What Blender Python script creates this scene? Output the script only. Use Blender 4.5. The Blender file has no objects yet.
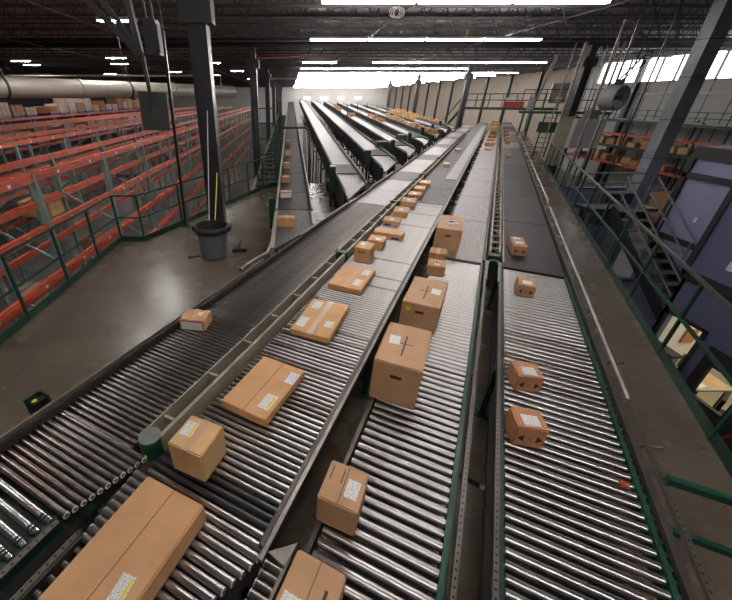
import bpy, bmesh, math, random
from mathutils import Vector, Matrix
R = math.radians
random.seed(7)
sc = bpy.context.scene
C = sc.collection

# ------------------------------------------------------------------ camera, world, exposure
cam_d = bpy.data.cameras.new('camera')
cam = bpy.data.objects.new('camera', cam_d)
C.objects.link(cam)
cam.location = (0, 0, 3.0)
cam.rotation_euler = (R(90 - 29.76), 0, 0)
cam_d.sensor_fit = 'HORIZONTAL'
cam_d.sensor_width = 36
cam_d.lens = 36 * 355 / 732
cam_d.shift_x = 76 / 732          # the photograph is cropped off-centre
cam_d.clip_start = 0.05
cam_d.clip_end = 400
sc.camera = cam

world = bpy.data.worlds.new('world')
sc.world = world
world.use_nodes = True
wb = world.node_tree.nodes['Background']
wb.inputs[0].default_value = (0.55, 0.6, 0.7, 1)
wb.inputs[1].default_value = 0.3

sc.view_settings.view_transform = 'Standard'
sc.view_settings.look = 'None'
sc.view_settings.gamma = 1
sc.view_settings.use_curve_mapping = False
sc.view_settings.exposure = 0.3
TUBE = 60.0        # strength of the fluorescent tubes
HIGHBAY = 75.0
WINDOW = 4.5
sc.cycles.max_bounces = 5
sc.cycles.diffuse_bounces = 3
sc.cycles.glossy_bounces = 3
sc.cycles.sample_clamp_indirect = 4

TH = R(27.5)                       # the main lanes run 27.5 degrees off the building axis
ST, CT = math.sin(TH), math.cos(TH)
def LW(s, q, z=0.0):               # lane coordinates (along, across) to world
    return Vector((s * ST + q * CT, s * CT - q * ST, z))

# ------------------------------------------------------------------ materials
MATS = {}
def mat(name, col, rough=0.5, metal=0.0, var=0.0, scale=8.0, bump=0.0, col2=None, emit=0.0, stretch=None, spec=None, rvar=True):
    m = bpy.data.materials.new(name); m.use_nodes = True
    nt = m.node_tree; b = nt.nodes['Principled BSDF']
    b.inputs['Base Color'].default_value = (*col, 1)
    b.inputs['Roughness'].default_value = rough
    b.inputs['Metallic'].default_value = metal
    if spec is not None: b.inputs['Specular IOR Level'].default_value = spec
    if emit > 0:
        b.inputs['Emission Color'].default_value = (*col, 1)
        b.inputs['Emission Strength'].default_value = emit
    if var > 0 or bump > 0:
        tc = nt.nodes.new('ShaderNodeTexCoord')
        mp = nt.nodes.new('ShaderNodeMapping')
        if stretch: mp.inputs['Scale'].default_value = stretch
        n = nt.nodes.new('ShaderNodeTexNoise')
        n.inputs['Scale'].default_value = scale; n.inputs['Detail'].default_value = 6
        n.inputs['Roughness'].default_value = 0.62
        nt.links.new(tc.outputs['Object'], mp.inputs[0]); nt.links.new(mp.outputs[0], n.inputs['Vector'])
        if var > 0:
            r = nt.nodes.new('ShaderNodeValToRGB')
            c2 = col2 or tuple(c * (1 - var) for c in col)
            r.color_ramp.elements[0].position = 0.35; r.color_ramp.elements[1].position = 0.66
            r.color_ramp.elements[0].color = (*c2, 1); r.color_ramp.elements[1].color = (*col, 1)
            nt.links.new(n.outputs['Fac'], r.inputs[0]); nt.links.new(r.outputs[0], b.inputs['Base Color'])
            mr = nt.nodes.new('ShaderNodeMapRange')
            mr.inputs['To Min'].default_value = min(1, rough * 1.35); mr.inputs['To Max'].default_value = rough * 0.8
            nt.links.new(n.outputs['Fac'], mr.inputs[0])
            if rvar: nt.links.new(mr.outputs[0], b.inputs['Roughness'])
        if bump > 0:
            bp = nt.nodes.new('ShaderNodeBump'); bp.inputs['Strength'].default_value = bump
            bp.inputs['Distance'].default_value = 0.01
            nt.links.new(n.outputs['Fac'], bp.inputs['Height']); nt.links.new(bp.outputs[0], b.inputs['Normal'])
    MATS[name] = m
    return m

mat('concrete', (0.15, 0.12, 0.088), 0.25, var=0.28, scale=1.3, bump=0.05)
mat('concrete_low', (0.20, 0.18, 0.16), 0.5, var=0.3, scale=1.2)
mat('deck', (0.34, 0.32, 0.31), 0.7, var=0.15, scale=2)
mat('joist', (0.11, 0.105, 0.105), 0.6)
mat('girder', (0.03, 0.028, 0.03), 0.55)
mat('column', (0.022, 0.02, 0.026), 0.38, var=0.15, scale=3)
mat('wall', (0.40, 0.34, 0.27), 0.8, var=0.12, scale=1.5)
mat('wall_pale', (0.55, 0.54, 0.53), 0.75, var=0.1, scale=1.5)
mat('dark_wall', (0.06, 0.06, 0.065), 0.8)
mat('roller', (0.50, 0.48, 0.46), 0.30, 1.0, rvar=False, var=0.2, scale=3, stretch=(1.2, .2, .2))
mat('roller_worn', (0.34, 0.315, 0.295), 0.30, 1.0, rvar=False, var=0.4, scale=3.5, col2=(0.14, 0.12, 0.11), stretch=(1.2, .2, .2))
mat('roller_rusty', (0.36, 0.33, 0.31), 0.28, 1.0, rvar=False, var=0.8, scale=4, col2=(0.13, 0.07, 0.05), stretch=(1.2, .3, .3))
mat('roller_bright', (0.66, 0.65, 0.64), 0.22, 1.0, rvar=False, var=0.12, scale=3, stretch=(1.2, .2, .2))
mat('roller_black', (0.02, 0.02, 0.02), 0.35)
mat('bearing', (0.72, 0.70, 0.66), 0.4, 0.2)
mat('bearing_core', (0.12, 0.11, 0.1), 0.5, 0.5)
mat('belt', (0.095, 0.085, 0.08), 0.5, 0.1, var=0.35, scale=5, stretch=(6, 0.5, 1))
mat('belt_pale', (0.25, 0.225, 0.215), 0.36, 0.4, var=0.3, scale=5, stretch=(6, 0.4, 1))
mat('belt_dark', (0.022, 0.019, 0.018), 0.5, 0.0, var=0.3, scale=5, stretch=(6, 0.5, 1))
mat('channel', (0.075, 0.065, 0.055), 0.45, 0.5, var=0.3, scale=5)
mat('galv', (0.30, 0.27, 0.235), 0.42, 0.7, var=0.35, scale=8)
mat('steel_tube', (0.32, 0.30, 0.27), 0.52, 0.8, var=0.2, scale=6)
mat('cream', (0.33, 0.295, 0.22), 0.45, 0.1, var=0.2, scale=5)
mat('green', (0.006, 0.052, 0.029), 0.42, var=0.2, scale=6)
mat('green_dark', (0.008, 0.03, 0.02), 0.45, var=0.2, scale=6)
mat('black_green', (0.008, 0.016, 0.013), 0.5, var=0.2, scale=6)
mat('rail_worn', (0.10, 0.14, 0.11), 0.35, 0.3, var=0.4, scale=6)
mat('tread', (0.17, 0.145, 0.11), 0.6, var=0.3, scale=5)
mat('greygreen', (0.17, 0.2, 0.16), 0.5, var=0.3, scale=20)
mat('black', (0.012, 0.012, 0.012), 0.5)
mat('black_gloss', (0.015, 0.015, 0.016), 0.3)
mat('orange', (0.68, 0.125, 0.065), 0.45, var=0.25, scale=4)
mat('teal', (0.24, 0.33, 0.31), 0.45, var=0.2, scale=4)
mat('pipe', (0.50, 0.46, 0.40), 0.38, 0.3, var=0.2, scale=2)
mat('duct', (0.30, 0.33, 0.345), 0.42, 0.25, var=0.3, scale=3)
mat('lavender', (0.33, 0.32, 0.50), 0.5, var=0.06, scale=3)
mat('navy', (0.14, 0.145, 0.25), 0.5, var=0.08, scale=3)
mat('office_blue', (0.25, 0.265, 0.43), 0.55, var=0.06, scale=3)
mat('trim_grey', (0.032, 0.03, 0.032), 0.5)
mat('can_grey', (0.115, 0.115, 0.13), 0.45)
mat('white', (0.8, 0.79, 0.76), 0.5)
mat('paper', (0.82, 0.80, 0.78), 0.6)
mat('yellow', (0.75, 0.62, 0.04), 0.5)
mat('red', (0.5, 0.03, 0.025), 0.45)
mat('redpipe', (0.32, 0.06, 0.03), 0.5)
mat('ink', (0.03, 0.025, 0.02), 0.6)
mat('pallet_blue', (0.03, 0.08, 0.42), 0.6)
mat('pallet_wood', (0.42, 0.30, 0.17), 0.8, var=0.3, scale=6)
mat('panel_dark', (0.05, 0.053, 0.047), 0.45, var=.2, scale=5)
mat('wrap', (0.62, 0.50, 0.40), 0.22, var=0.35, scale=7, bump=0.3)
mat('tape', (0.56, 0.34, 0.18), 0.34)
mat('tape_clear', (0.66, 0.52, 0.40), 0.12)
mat('desk', (0.5, 0.42, 0.3), 0.5)
mat('room_inside', (0.55, 0.50, 0.40), 0.8)
mat('tube_glow', (1.0, 0.95, 0.93), 0.5, emit=TUBE)
mat('bay_glow', (1.0, 0.97, 0.92), 0.5, emit=HIGHBAY)
mat('window_glow', (0.92, 0.95, 1.0), 0.5, emit=WINDOW)
mat('office_glow', (1.0, 0.86, 0.6), 0.5, emit=4)
CARD = []
for i, (a, b) in enumerate([((0.66, 0.36, 0.155), 0.12), ((0.60, 0.33, 0.155), 0.15), ((0.52, 0.30, 0.155), 0.15),
                            ((0.50, 0.27, 0.13), 0.15), ((0.52, 0.235, 0.115), 0.15), ((0.70, 0.44, 0.20), 0.12)]):
    CARD.append(mat('cardboard_%d' % i, a, 0.62, var=b, scale=5, bump=0.03))

def perforated(name, base, pitch, rad):
    m = mat(name, base, 0.42, 0.7)
    nt = m.node_tree; b = nt.nodes['Principled BSDF']
    tc = nt.nodes.new('ShaderNodeTexCoord'); sp = nt.nodes.new('ShaderNodeSeparateXYZ')
    nt.links.new(tc.outputs['Object'], sp.inputs[0])
    def M(op, a, bb=None):
        n = nt.nodes.new('ShaderNodeMath'); n.operation = op
        for i, v in enumerate((a, bb)):
            if v is None: continue
            if isinstance(v, (int, float)): n.inputs[i].default_value = v
            else: nt.links.new(v, n.inputs[i])
        return n.outputs[0]
    fy = M('SUBTRACT', M('MULTIPLY', M('FRACT', M('DIVIDE', sp.outputs['Y'], pitch)), pitch), pitch / 2)
    d = M('SQRT', M('ADD', M('MULTIPLY', fy, fy), M('MULTIPLY', sp.outputs['X'], sp.outputs['X'])))
    hole = M('LESS_THAN', d, rad)
    mx = nt.nodes.new('ShaderNodeMix'); mx.data_type = 'RGBA'
    mx.inputs[6].default_value = (*base, 1); mx.inputs[7].default_value = (0.02, 0.018, 0.015, 1)
    nt.links.new(hole, mx.inputs[0]); nt.links.new(mx.outputs[2], b.inputs['Base Color'])
    return m
perforated('perforated', (0.15, 0.135, 0.115), 0.045, 0.007)

def barcode(name):
    m = mat(name, (0.8, 0.79, 0.77), 0.5)
    nt = m.node_tree; b = nt.nodes['Principled BSDF']
    tc = nt.nodes.new('ShaderNodeTexCoord')
    mp = nt.nodes.new('ShaderNodeMapping'); mp.inputs['Scale'].default_value = (70, 420, 1)
    n = nt.nodes.new('ShaderNodeTexNoise'); n.inputs['Scale'].default_value = 1; n.inputs['Detail'].default_value = 1
    r = nt.nodes.new('ShaderNodeValToRGB'); r.color_ramp.interpolation = 'CONSTANT'
    r.color_ramp.elements[0].color = (0.3, 0.3, 0.31, 1); r.color_ramp.elements[1].color = (0.8, 0.79, 0.77, 1)
    r.color_ramp.elements[1].position = 0.43
    nt.links.new(tc.outputs['Object'], mp.inputs[0]); nt.links.new(mp.outputs[0], n.inputs['Vector'])
    nt.links.new(n.outputs['Fac'], r.inputs[0]); nt.links.new(r.outputs[0], b.inputs['Base Color'])
    return m
barcode('label_print')

ORD = 'first second third fourth fifth sixth seventh eighth ninth tenth eleventh twelfth thirteenth fourteenth fifteenth sixteenth seventeenth eighteenth nineteenth twentieth'.split()
ORD += ['twenty-' + w for w in ORD[:9]] + ['thirtieth'] + ['thirty-' + w for w in ORD[:9]] + ['fortieth']
CNT = {}
def nth(key):
    CNT[key] = CNT.get(key, 0) + 1
    return ORD[CNT[key] - 1]
# ------------------------------------------------------------------ helpers
class MB:
    def __init__(self): self.v = []; self.f = []; self.sm = []
    def add(self, vs, fs, smooth=False):
        o = len(self.v); self.v += [tuple(p) for p in vs]
        for f in fs: self.f.append(tuple(i + o for i in f)); self.sm.append(smooth)
        return self
    def box(self, x0, x1, y0, y1, z0, z1):
        vs = [(x, y, z) for z in (z0, z1) for y in (y0, y1) for x in (x0, x1)]
        return self.add(vs, [(0, 2, 3, 1), (4, 5, 7, 6), (0, 1, 5, 4), (2, 6, 7, 3), (0, 4, 6, 2), (1, 3, 7, 5)])
    def hexa(self, b, t):           # bottom four and top four points, counter-clockwise from above
        return self.add(list(b) + list(t), [(3, 2, 1, 0), (4, 5, 6, 7), (0, 1, 5, 4), (1, 2, 6, 5), (2, 3, 7, 6), (3, 0, 4, 7)])
    def bar(self, a, b, w, h=None): # square bar between two points
        a, b = Vector(a), Vector(b); h = h or w
        d = (b - a).normalized(); up = Vector((0, 0, 1)) if abs(d.z) < 0.95 else Vector((0, 1, 0))
        s = d.cross(up).normalized() * w / 2; u = s.cross(d).normalized() * h / 2
        vs = [a - s - u, a + s - u, a + s + u, a - s + u, b - s - u, b + s - u, b + s + u, b - s + u]
        return self.add(vs, [(0, 1, 2, 3), (7, 6, 5, 4), (0, 4, 5, 1), (1, 5, 6, 2), (2, 6, 7, 3), (3, 7, 4, 0)])
    def cyl(self, a, b, r0, r1=None, n=12, caps=True):
        a, b = Vector(a), Vector(b); r1 = r0 if r1 is None else r1
        d = (b - a).normalized(); up = Vector((0, 0, 1)) if abs(d.z) < 0.95 else Vector((0, 1, 0))
        s = d.cross(up).normalized(); u = s.cross(d).normalized()
        ring = [s * math.cos(2 * math.pi * i / n) + u * math.sin(2 * math.pi * i / n) for i in range(n)]
        A = [a + k * r0 for k in ring]; B = [b + k * r1 for k in ring]
        self.add(A + B, [(i, n + i, n + (i + 1) % n, (i + 1) % n) for i in range(n)], True)
        if caps:
            self.add(A, [tuple(range(n))]); self.add(B, [tuple(reversed(range(n)))])
        return self
    def tube(self, pts, r, n=8):
        pts = [Vector(p) for p in pts]; rings = []
        for i, p in enumerate(pts):
            d = (pts[min(i + 1, len(pts) - 1)] - pts[max(i - 1, 0)]).normalized()
            up = Vector((0, 0, 1)) if abs(d.z) < 0.9 else Vector((0, 1, 0)) if abs(d.y) < .5 else Vector((1, 0, 0))
            s = d.cross(up).normalized(); u = s.cross(d).normalized()
            if rings and False: pass
            rings.append([p + (s * math.cos(2 * math.pi * k / n) + u * math.sin(2 * math.pi * k / n)) * r for k in range(n)])
        for i in range(len(rings) - 1):
            A, B = rings[i], rings[i + 1]
            off = min(range(n), key=lambda o: sum((A[k] - B[(k + o) % n]).length for k in range(n)))
            B = [B[(k + off) % n] for k in range(n)]; rings[i + 1] = B
            self.add(A + B, [(k, n + k, n + (k + 1) % n, (k + 1) % n) for k in range(n)], True)
        self.add(rings[0], [tuple(range(n))]); self.add(rings[-1], [tuple(reversed(range(n)))])
        return self
    def lathe(self, prof, c=(0, 0, 0), n=24):
        o = [[(c[0] + r * math.cos(2 * math.pi * k / n), c[1] + r * math.sin(2 * math.pi * k / n), c[2] + z) for k in range(n)] for r, z in prof]
        for A, B in zip(o, o[1:]):
            self.add(A + B, [(k, (k + 1) % n, n + (k + 1) % n, n + k) for k in range(n)], True)
        return self
    def mesh(self, name, m):
        me = bpy.data.meshes.new(name); me.from_pydata(self.v, [], self.f)
        me.polygons.foreach_set('use_smooth', self.sm)
        me.materials.append(MATS[m] if isinstance(m, str) else m); me.update()
        return me
    def build(self, name, m, parent=None, loc=(0, 0, 0), rz=0.0):
        return inst(name, self.mesh(name, m), parent, loc, (0, 0, rz))

def inst(name, me, parent=None, loc=(0, 0, 0), rot=(0, 0, 0), scale=None):
    o = bpy.data.objects.new(name, me); C.objects.link(o)
    o.parent = parent; o.location = loc; o.rotation_euler = rot
    if scale: o.scale = scale
    return o
def tag(o, label, cat, group=None, kind=None):
    if label: o['label'] = label
    if cat: o['category'] = cat
    if group: o['group'] = group
    if kind: o['kind'] = kind
    return o
def thing(name, label, cat, loc=(0, 0, 0), rz=0.0, group=None):
    o = bpy.data.objects.new(name, None); C.objects.link(o); o.empty_display_size = 0.1
    o.location = loc; o.rotation_euler = (0, 0, rz)
    return tag(o, label, cat, group)
def struct(o):
    o['kind'] = 'structure'; return o
def empty_struct(name, loc=(0, 0, 0)):
    o = bpy.data.objects.new(name, None); C.objects.link(o); o.location = loc
    return struct(o)
def box(*a): return MB().box(*a)

def roller_mesh(L, r, m, n=12):
    return MB().cyl((-L / 2, 0, 0), (L / 2, 0, 0), r, n=n).mesh('roller', m)
def bevel_box(L, W, H, bev, m, name='body'):
    bm = bmesh.new(); bmesh.ops.create_cube(bm, size=1)
    bmesh.ops.scale(bm, vec=(W, L, H), verts=bm.verts); bmesh.ops.translate(bm, vec=(0, 0, H / 2), verts=bm.verts)
    bmesh.ops.bevel(bm, geom=bm.edges[:], offset=bev, segments=2, affect='EDGES')
    me = bpy.data.meshes.new(name); bm.to_mesh(me); bm.free()
    me.materials.append(MATS[m] if isinstance(m, str) else m)
    return me

# ================================================================== the setting
ZLOW = -3.2; ZDECK = 5.95; XW = 26.0; YB = 108.0; XL = -34.0
# mezzanine floor that carries the conveyors
poly = [(-4.12, -6), (1.2, -6)] + [tuple(LW(a_, b_)[:2]) for a_, b_ in ((-3.2, 2.74), (46.5, 2.74), (46.5, -5.2), (39.5, -5.2), (39.5, -3.3), (15.5, -3.3))] + [(2.2, 14.65), (-0.45, 14.65), (-1.35, 12.85), (-3.42, 8.2), (-4.12, 8.2)]
n = len(poly)
fl = MB().add([(x, y, 0) for x, y in poly] + [(x, y, -0.28) for x, y in poly],
              [tuple(range(n)), tuple(reversed(range(n, 2 * n)))] + [((i + 1) % n, i, n + i, n + (i + 1) % n) for i in range(n)])
struct(fl.build('floor', 'concrete'))
struct(box(XL, XW, -12, YB, ZLOW - 0.2, ZLOW).build('floor_lower', 'concrete_low'))
ceiling = struct(box(XL, XW, -12, YB, ZDECK, ZDECK + 0.15).build('ceiling', 'deck'))
struct(box(XL - 0.3, XL, -12, YB, ZLOW, ZDECK).build('wall_left', 'dark_wall'))
struct(box(XL, XW, YB, YB + 0.3, ZLOW, ZDECK).build('wall_back', 'white'))
struct(box(XL, XW, -12.3, -12, ZLOW, ZDECK).build('wall_front', 'dark_wall'))
# right wall with its high window band
wr = empty_struct('wall_right', (XW, 0, 0))
WY0, WY1, WZ0, WZ1 = 13.2, 35.2, 3.98, 5.42
MB().box(0, .3, -12, YB, ZLOW, WZ0).box(0, .3, -12, YB, WZ1, ZDECK).box(0, .3, -12, WY0, WZ0, WZ1).box(0, .3, WY1, YB, WZ0, WZ1).build('wall_body', 'wall_pale', wr)
y = WY1 + 2.2
pil = MB().box(-0.28, 0, -0.16, 0.16, ZLOW, ZDECK).mesh('pilaster', 'column')
pan = MB().box(-0.05, 0, -2.55, 2.55, ZLOW, ZDECK - 0.02).mesh('wall_panel', 'wall')
while y < YB:
    inst('pilaster', pil, wr, (0, y, 0)); inst('wall_panel', pan, wr, (0, y + 2.85, 0)); y += 5.7
for yy in (8.0, 19.5, 31): inst('pilaster', pil, wr, (0, yy, 0))
seam = MB().box(-0.02, 0.0, -0.02, 0.02, ZLOW, WZ0).mesh('panel_seam', 'trim_grey')
for k in range(16): inst('panel_seam', seam, wr, (0, 12 + k * 1.5, 0))
MB().box(-0.06, 0, -12, WY1, 3.15, 3.22).build('girt', 'galv', wr)
win = empty_struct('window_1', (XW, 0, 0))
pane = MB().box(0.08, 0.12, -0.65, 0.65, WZ0, WZ1).mesh('pane', 'window_glow')
mull = MB().box(-0.03, 0.1, -0.045, 0.045, WZ0, WZ1).mesh('mullion', 'trim_grey')
k = 0; y = WY0
while y < WY1 - 0.1:
    inst('pane', pane, win, (0, y + 0.69, 0)); inst('mullion', mull, win, (0, y, 0)); y += 1.375
MB().box(-0.05, 0.1, WY0, WY1, WZ0 - 0.06, WZ0).build('window_sill', 'trim_grey', win)
bw = empty_struct('window_2', (0, YB, 0))
bp = MB().box(-.8, .8, -0.06, -0.02, 2.5, 3.0).mesh('pane', 'window_glow')
for x in (4.5, 9, 13.5, 18): inst('pane', bp, bw, (x, 0, 0))

# bar joists under the deck, girders on the column lines
def truss(L0, L1, zb, zt, panel, cw, ww):
    t = MB().box(L0, L1, -cw, -cw * .3, zb, zb + cw).box(L0, L1, cw * .3, cw, zb, zb + cw).box(L0, L1, -cw, cw, zt - cw, zt)
    x = L0; k = 0
    while x < L1 - panel:
        t.bar((x, 0, zb + cw / 2), (x + panel / 2, 0, zt - cw / 2), ww); t.bar((x + panel / 2, 0, zt - cw / 2), (x + panel, 0, zb + cw / 2), ww)
        x += panel; k += 1
    return t
jm = truss(XL + .2, XW - .3, 5.22, 5.93, 0.85, 0.05, 0.026).mesh('joist', 'joist')
y = -9.0
while y < YB - 1:
    inst('joist', jm, ceiling, (0, y, 0)); y += 1.83
gm_ = MB().box(XL + .1, XW - .1, -.12, .12, 5.16, 5.19).box(XL + .1, XW - .1, -.12, .12, 5.55, 5.58).box(XL + .1, XW - .1, -.015, .015, 5.19, 5.55).mesh('girder', 'girder')
for k in range(8): inst('girder', gm_, ceiling, (0, 9.05 + 13 * k if k == 0 else 22 + 13 * (k - 1), 0))
# bridging angles along the building between the joists
bm_ = MB().box(-.02, .02, -11, YB - 1, 5.2, 5.24).mesh('bridging', 'joist')
for x in (-27, -12.5, -7, 3.4, 9, 20): inst('bridging', bm_, ceiling, (x, 0, 0))

# ------------------------------------------------------------------ columns
def column(x, y, zb, label, group):
    t = thing('steel_column', label, 'column', (x, y, zb), 0, group)
    H = 4.28 - zb
    MB().box(-.19, -.165, -.19, .19, 0, H).box(.165, .19, -.19, .19, 0, H).box(-.165, .165, -.15, .15, 0, H).build('shaft', 'column', t)
    MB().box(-.32, .32, -.22, .22, H, H + .40).build('capital', 'girder', t)
    MB().box(-.16, .16, -.16, .16, H + .4, 5.16 - zb).build('stub', 'girder', t)
    MB().box(-.3, .3, -.3, .3, 0, .03).build('base_plate', 'column', t)
    return t
column(-1.87, 9.05, 0, 'dark grey steel column rising behind the grey trash can', 'left column row')
for k, w in enumerate(('second', 'third', 'fourth', 'fifth', 'sixth', 'seventh')):
    column(-1.92, 22 + 13.0 * k, ZLOW, '%s dark steel column in the row left of the spur conveyors' % w, 'left column row')
column(14.5, 20.75, ZLOW, 'nearest steel column right of the conveyors, between conduits and fan', 'right column row')
for k, w in enumerate(('second', 'third', 'fourth')):
    column(14.5, 34 + 13 * k, ZLOW, '%s steel column standing among the far spur conveyors' % w, 'right column row')

# ================================================================== roller lanes
END = {}
def bearing_mesh(r):
    return MB().cyl((0, 0, 0), (.004, 0, 0), r, n=14).mesh('end_cap', 'bearing'), MB().cyl((0, 0, 0), (.006, 0, 0), r * .55, n=10).mesh('bearing', 'bearing_core')

def lane(name, label, qc, s_end):
    return thing(name, label, 'conveyor', LW(0, qc), -TH)

def supports(t, xs, s0, s1, step, ztop, m='green'):
    me = MB()
    for x in xs: me.box(x - .025, x + .025, -.03, .03, 0, ztop).box(x - .07, x + .07, -.06, .06, 0, .012)
    me.box(xs[0], xs[1], -.02, .02, ztop * .35, ztop * .35 + .05)
    me = me.mesh('support_stand', m); s = s0
    while s < s1:
        inst('support_stand', me, t, (0, s, 0)); s += step

ZR = 0.755     # top of rollers
# ---- lane A : the wide accumulation lane that collects the spurs
qa0, qa1 = -2.68, -1.80; qc = (qa0 + qa1) / 2
A = lane('roller_conveyor', 'collecting conveyor with dense worn rollers, leftmost lane beside the concrete floor', qc, 30)
L = qa1 - qa0 - .07
rA = [roller_mesh(L, .0195, m) for m in ('roller_worn', 'roller', 'roller_worn', 'roller_rusty')]
s = 1.0; i = 0
while s < 8.6:
    inst('roller', rA[3 if s < 1.15 and i % 2 else 0], A, (0, s, ZR - .0195), (random.uniform(0, 6), 0, 0)); s += .0505; i += 1
# rollers that grow into the gap between the lanes near the divider nose
s = .47; k = 0; capm, corem = bearing_mesh(.0225)
sawA = []
while s < .99:
    f = (s - .45) / .5; x1 = (-1.825 + .125 * f) - qc; x0 = qa0 + .035 - qc
    me = roller_mesh(x1 - x0, .0225, 'roller_rusty' if k in (0, 1, 2, 3, 6) else 'roller_worn')
    o = inst('roller', me, A, ((x0 + x1) / 2, s, ZR - .0225))
    c = inst('end_cap', capm, o, ((x1 - x0) / 2, 0, 0)); inst('bearing', corem, o, ((x1 - x0) / 2, 0, 0))
    s += .0505; k += 1
# nearest section : fewer, brighter rollers with drive bands
rb = roller_mesh(L - .05, .025, 'roller_bright')
band = MB().cyl((-.004, 0, 0), (.004, 0, 0), .0285, n=12).mesh('drive_band', 'black')
s = .40
while s > -2.4:
    o = inst('roller', rb, A, (0, s, ZR - .025)); 
    for bx in (.30, .33): inst('drive_band', band, o, (bx, 0, 0))
    s -= .0765
MB().box(-.44, .44, -2.5, 8.6, .56, .58).build('shade_plate', 'black', A)  # black plate added so the gaps between rollers read as shade
bs = MB()
def belts(t, w, s0, s1, step, m, z=ZR - .004, x=0, m2=None):
    me = {}
    s = s0; k = 0
    while s < s1 - .01:
        e = min(s + step, s1); mm = m2 if (m2 and k % 3 == 2) else m
        key = (round(e - s, 3), mm)
        if key not in me: me[key] = box(-w / 2, w / 2, 0, e - s - .02, -.06, 0).mesh('belt_section', mm)
        inst('belt_section', me[key], t, (x, s, z)); s = e; k += 1
belts(A, .82, 8.6, 40, 1.57, 'belt_pale', m2='belt')
# rails : left edge
MB().box(-.45, -.42, -2.5, 40, .60, .80).build('side_channel', 'channel', A)
MB().box(-.475, -.45, -2.5, 4.3, .80, .83).build('guard_rail', 'galv', A)
MB().box(.365, .385, -2.5, .44, .60, .735).build('side_channel', 'green', A)
MB().box(-.018, .018, -2.5, .42, 0, .012).build('perforated_rail', 'perforated', A, (.43, 0, .755))
supports(A, (-.43, .4), .6, 21, 2.4, .6)
# white guide strips between the spur mouths
for (sa, sb) in ((5.6, 8.15), (10.15, 12.7), (14.6, 17.0), (18.4, 21.2), (22.7, 25.4), (27, 29.5)):
    MB().tube([(-.47, sa, .80), (-.445, sa + .1, .82), (-.445, sb - .1, .82), (-.47, sb, .80)], .022).build('guide_rail', 'steel_tube', A)

# ---- divider between A and B
dq = -1.715
D = thing('lane_divider', 'cream divider rail with a round green nose between the two left lanes', 'rail', LW(0, dq), -TH)
MB().box(-.075, -.058, 1.1, 30, .64, .865).build('rail', 'cream', D)
MB().box(.055, .085, 1.1, 30, .64, .865).build('rail', 'cream', D)
cs = MB().box(-.05, .045, -.014, .014, .78, .858).mesh('crossbar', 'cream'); s = 1.28
while s < 22: inst('crossbar', cs, D, (0, s, 0)); s += .55
MB().box(-.05, .045, 1.1, 30, .60, .64).build('trough', 'black', D)
ec = MB().lathe([(.086, 0), (.086, .15), (.082, .16)], (0, 0, 0), 28).add([(.086 * math.cos(k * .2244), .086 * math.sin(k * .2244), 0) for k in range(28)], [tuple(reversed(range(28)))]).build('nose', 'green', D, (.005, 1.08, .70))
MB().cyl((0, 0, 0), (0, 0, .012), .080, n=28).build('nose_lid', 'greygreen', ec, (0, 0, .158))
MB().cyl((.02, -.088, 0), (.02, -.082, 0), .012, n=10).build('sticker', 'yellow', ec, (0, 0, .05))
MB().box(-.085, -.075, 5.0, 5.1, .55, .9).build('bracket', 'green', D)
jb = MB().box(-.09, .1, -.05, .05, .56, .88).mesh('joint_bracket', 'green')
for s in (5.05, 8.6, 12.4, 16.3): inst('joint_bracket', jb, D, (0, s, 0))
stm = MB().box(-.03, .03, -.03, .03, 0, .62).mesh('post', 'green')
for k in range(9): inst('post', stm, D, (0, 1.5 + 2.4 * k, 0))

# ---- lane B
qb0, qb1 = -1.62, -.62; qc = (qb0 + qb1) / 2
B = lane('roller_conveyor', 'wide roller conveyor carrying flat tan cartons, second lane from the left', qc, 40)
L = qb1 - qb0 - .05
rB = [roller_mesh(L, .0205, m) for m in ('roller', 'roller_worn', 'roller')]
rBk = roller_mesh(L, .0205, 'roller_black')
s = .93; k = 0
while s < 9.2:
    inst('roller', rBk if .93 < s < 1.1 else rB[0 if random.random() < .9 else 1], B, (0, s, ZR - .0205), (random.uniform(0, 6), 0, 0)); s += .0545
capm, corem = bearing_mesh(.024); s = .875
capL = MB().cyl((-.004, 0, 0), (0, 0, 0), .024, n=14).mesh('end_cap', 'bearing'); coreL = MB().cyl((-.006, 0, 0), (0, 0, 0), .013, n=10).mesh('bearing', 'bearing_core')
while s > .42:
    f = max(0, (.9 - s) / .4)
    x0 = -1.665 + .05 * f - qc
    x1 = (-.63 - max(0, .80 - s) * .42) - qc
    o = inst('roller', roller_mesh(x1 - x0, .024, 'roller'), B, ((x0 + x1) / 2, s, ZR - .024))
    hl = (x1 - x0) / 2
    inst('end_cap', capL, o, (-hl, 0, 0)); inst('bearing', coreL, o, (-hl, 0, 0))
    inst('end_cap', capm, o, (hl, 0, 0)); inst('bearing', corem, o, (hl, 0, 0))
    s -= .0545
rb2 = roller_mesh(.80, .025, 'roller_bright'); s = .37
while s > -2.4:
    o = inst('roller', rb2, B, (-.06, s, ZR - .025))
    for bx in (.33, .36): inst('drive_band', band, o, (bx, 0, 0))
    s -= .0765
MB().box(-.5, .5, -2.5, 9.2, .56, .58).build('shade_plate', 'black', B)  # black sheet standing for the shade below the rollers
MB().box(-.018, .018, -2.5, .44, 0, .012).build('perforated_rail', 'perforated', B, (-.515, 0, .755))
MB().box(-.5, -.48, -2.5, .44, .6, .76).build('side_channel', 'channel', B)
MB().box(.47, .50, .86, 40, .58, .80).build('side_channel', 'channel', B)
MB().box(.50, .53, .80, 40, .76, .79).build('guard_rail', 'galv', B)
belts(B, .93, 9.2, 44, 1.9, 'belt')
MB().box(.09, .43, 12.5, 40, ZR - .004, ZR + .012).build('sheen_strip', 'belt_pale', B)  # reflected light band on the right half, laid in as paler colour
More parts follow.
